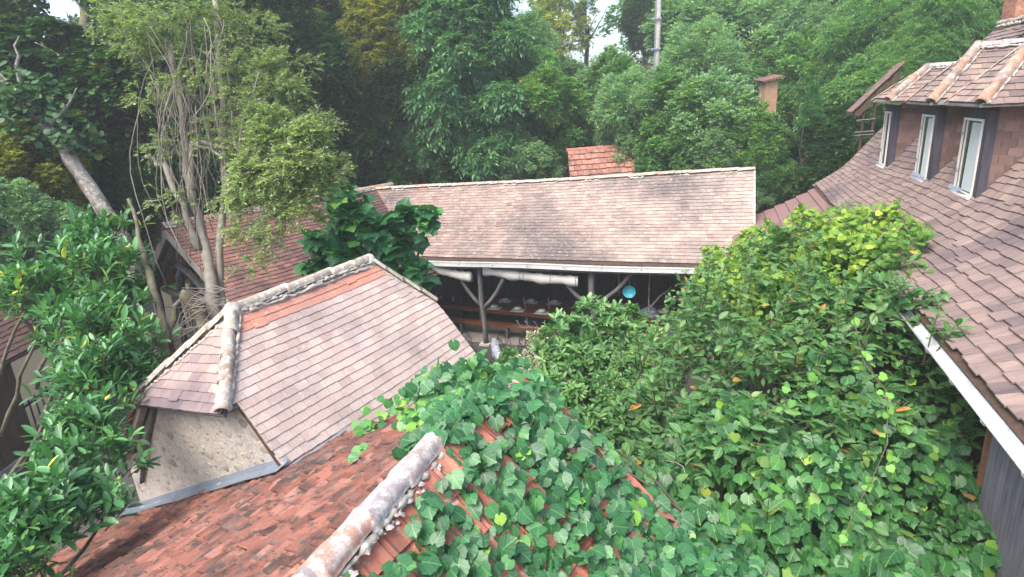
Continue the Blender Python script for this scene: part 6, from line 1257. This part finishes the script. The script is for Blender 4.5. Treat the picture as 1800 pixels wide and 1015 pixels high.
# far wood closing the view
far = []
for i in range(60):
    x = -48+i*1.75+rnd.uniform(-.6, .6); y = 50+rnd.uniform(-4, 6)
    pxx = 900+F_PX*(x/y)
    if 930 < pxx < 1140 or 20 < pxx < 200: continue
    far.append((x, y, gz(x, y)+3.2+rnd.uniform(-.8, 1.2)))
Vs, Ts, tn_ = [], [], []; off = 0; src = CM['broad'][0]; nv = len(src.vertices); co = np.zeros(nv*3, np.float32); src.vertices.foreach_get('co', co); co = co.reshape(-1, 3)[:16000]; npoly = 8000; tri = np.zeros(len(src.polygons)*3, np.int32); src.polygons.foreach_get('vertices', tri); tri = tri.reshape(-1, 3)[:npoly]
gg = np.random.default_rng(9); sel = gg.permutation(nv//4)[:2600]
full = np.zeros(nv*3, np.float32); src.vertices.foreach_get('co', full); full = full.reshape(-1, 4, 3)[sel]
base_t = np.array([(0, 1, 2), (0, 2, 3)])
for (x, y, z) in far:
    s = rnd.uniform(1.3, 1.9); c_ = full.mean(1, keepdims=True); q = (full-c_)*2.2+c_; Vs.append((q*s+A(x, y, z)).reshape(-1, 3)); kk = len(sel); Ts.append((base_t[None]+(np.arange(kk)*4)[:, None, None]).reshape(-1, 3)+off); off += kk*4; tn_.append(np.repeat(np.clip(gg.normal(.4, .15, kk), 0, 1), 2))
link('far_wood', mesh_np('far_wood', np.concatenate(Vs), np.concatenate(Ts), np.concatenate(tn_)), M['leaf_mid'], kind='stuff', label='far wood of mixed green crowns closing the top of the slope', cat='woodland')
# undergrowth on the slope
m = 52000; x = gg.uniform(-24, 24, m); y = 22.3-.35*(np.clip(x, -6, 9)+1.26)+gg.exponential(8, m).clip(0, 30); z = hill(x, y)+gg.exponential(.35, m).clip(0, 1.6)
R = frames(nrm(gg.normal(0, .6, (m, 3))+A(0, -.4, .5)), gg.normal(0, .5, (m, 3))+A(0, -.6, .7)); link('undergrowth', leaves_mesh('undergrowth', 'small', np.c_[x, y, z], R, gg.uniform(.15, .38, m), np.clip(gg.normal(.4, .2, m), 0, 1)), M['leaf_dark'], kind='stuff', label='dark leafy undergrowth covering the slope between the trunks', cat='undergrowth')

# ---- big leaning trunks at the left
def big_trunk(pts, r0, r1, lab, seed):
    P_ = [atd(*p) for p in pts]; b = A(P_[0][0]+.3, P_[0][1], gz(P_[0][0], P_[0][1])-.1); t = empty('leaning_tree', b, lab, 'tree'); Q_ = [b]
    for j in range(len(P_)-1): Q_ += [P_[j]*(1-q)+P_[j+1]*q+A(*(rnd.gauss(0, .015) for _ in range(3))) for q in (0, .25, .5, .75)]
    Q_.append(P_[-1]); nn = len(Q_); mb = MB(); mb.tube(Q_, [(r0+(r1-r0)*j/nn)*rnd.uniform(.92, 1.1) for j in range(nn)], 12); mb.build('trunk', M['bark' if seed == 1 else 'bark_moss'], t, smooth=True)
    g2 = np.random.default_rng(seed); top = P_[-1] if seed == 1 else P_[-1]+A(.9, 0, .5); p, o, _ = blob_points(top, (.75, .75, .65), 240, g2, 12, .35, .5); T = nrm(o+g2.normal(0, .3, o.shape)); pos, R, S, idx = shoots(p, T, np.full(len(p), .35), 8, .14, 55, 'alt', .5, g2)
    if seed != 2: link('crown', leaves_mesh('crown', 'round', pos, R, S, np.clip(g2.normal(.4, .15, len(pos)), 0, 1)), M['leaf_dark'], t)
    for q in range(3): f = Q_[len(Q_)//2+q*2]; limb(t, wob(f, f+A(rnd.uniform(-1, 1), rnd.uniform(-.6, .3), rnd.uniform(.5, 1.2)), 5, .08, q), [.05, .045, .04, .03, .02, .01], M['bark'], 'branch')
big_trunk([(215, 420, 12.6), (170, 350, 12.7), (110, 260, 12.9), (55, 190, 13.1), (-10, 130, 13.3), (-90, 60, 13.5)], .16, .12, 'leaning trunk with mottled grey bark crossing the upper left', 1)
big_trunk([(310, 400, 18.6), (270, 310, 18.8), (245, 220, 19), (215, 100, 19.2), (180, 0, 19.4)], .23, .12, 'dark mottled trunk standing left of the lianas', 2)
big_trunk([(170, 330, 15.5), (160, 200, 15.7), (150, 60, 16), (148, 0, 16.2)], .16, .10, 'thin dark trunk behind the leaning one', 3)
_sp = np.array([atd(px, py, D_) for (px, py, D_) in ((50, 190, 12.6), (15, 150, 12.6), (100, 235, 12.6), (35, 240, 12.5), (75, 165, 12.7), (10, 200, 12.5)) for _ in range(26)]); _m = len(_sp); _sp = _sp+g.normal(0, .22, (_m, 3)); _T = nrm(g.normal(0, .6, (_m, 3))+A(0, -.2, -.3))
pos, R, S, idx = shoots(_sp, _T, np.full(_m, .3), 7, .12, 55, 'alt', .5, g); _dt = bpy.data.objects['leaning_tree']; link('foliage', leaves_mesh('foliage', 'round', pos, R, S, np.clip(g.normal(.4, .15, len(pos)), 0, 1)), M['leaf_dark'], _dt, kind='stuff')
# tiny weed on the red roof
c = surf_cl(-3.3, 2.2); wd = empty('roof_weed', onplane(375, 1000, surf_cl(-3, 3), A(0, 0, 1))*0+surf_cl(-2.5, 4.2), 'tiny yellow-green weed growing from the red roof tiles', 'weed')
c = surf_cl(-2.5, 4.2); limb(wd, wob(c, c+A(.03, 0, .24), 5, .01, 2), .004, M['stem'], 'stem', 4); leaf_parts(wd, 'oval', c+g.normal(0, .02, (7, 3))+A(.02, 0, .2), frames(g.normal(0, 1, (7, 3))+A(0, 0, .5), g.normal(0, .4, (7, 3))+A(0, -.5, .8)), np.full(7, .05), np.full(7, .9), M['leaf_pale'], 7)

# ---- air
hz = MB(); hz.box(A(-70, -12, -1.2), A(150, 0, 0), A(0, 85, 0), ZU*25); hm = bpy.data.materials.new('haze'); hm.use_nodes = True; hn_ = hm.node_tree; hn_.nodes.remove(hn_.nodes['Principled BSDF']); pv = hn_.nodes.new('ShaderNodeVolumePrincipled'); pv.inputs['Color'].default_value = (.86, .92, .90, 1); pv.inputs['Density'].default_value = .0025; pv.inputs['Anisotropy'].default_value = .2
hn_.links.new(pv.outputs[0], hn_.nodes['Material Output'].inputs['Volume']); hz.build('haze', hm, kind='stuff')
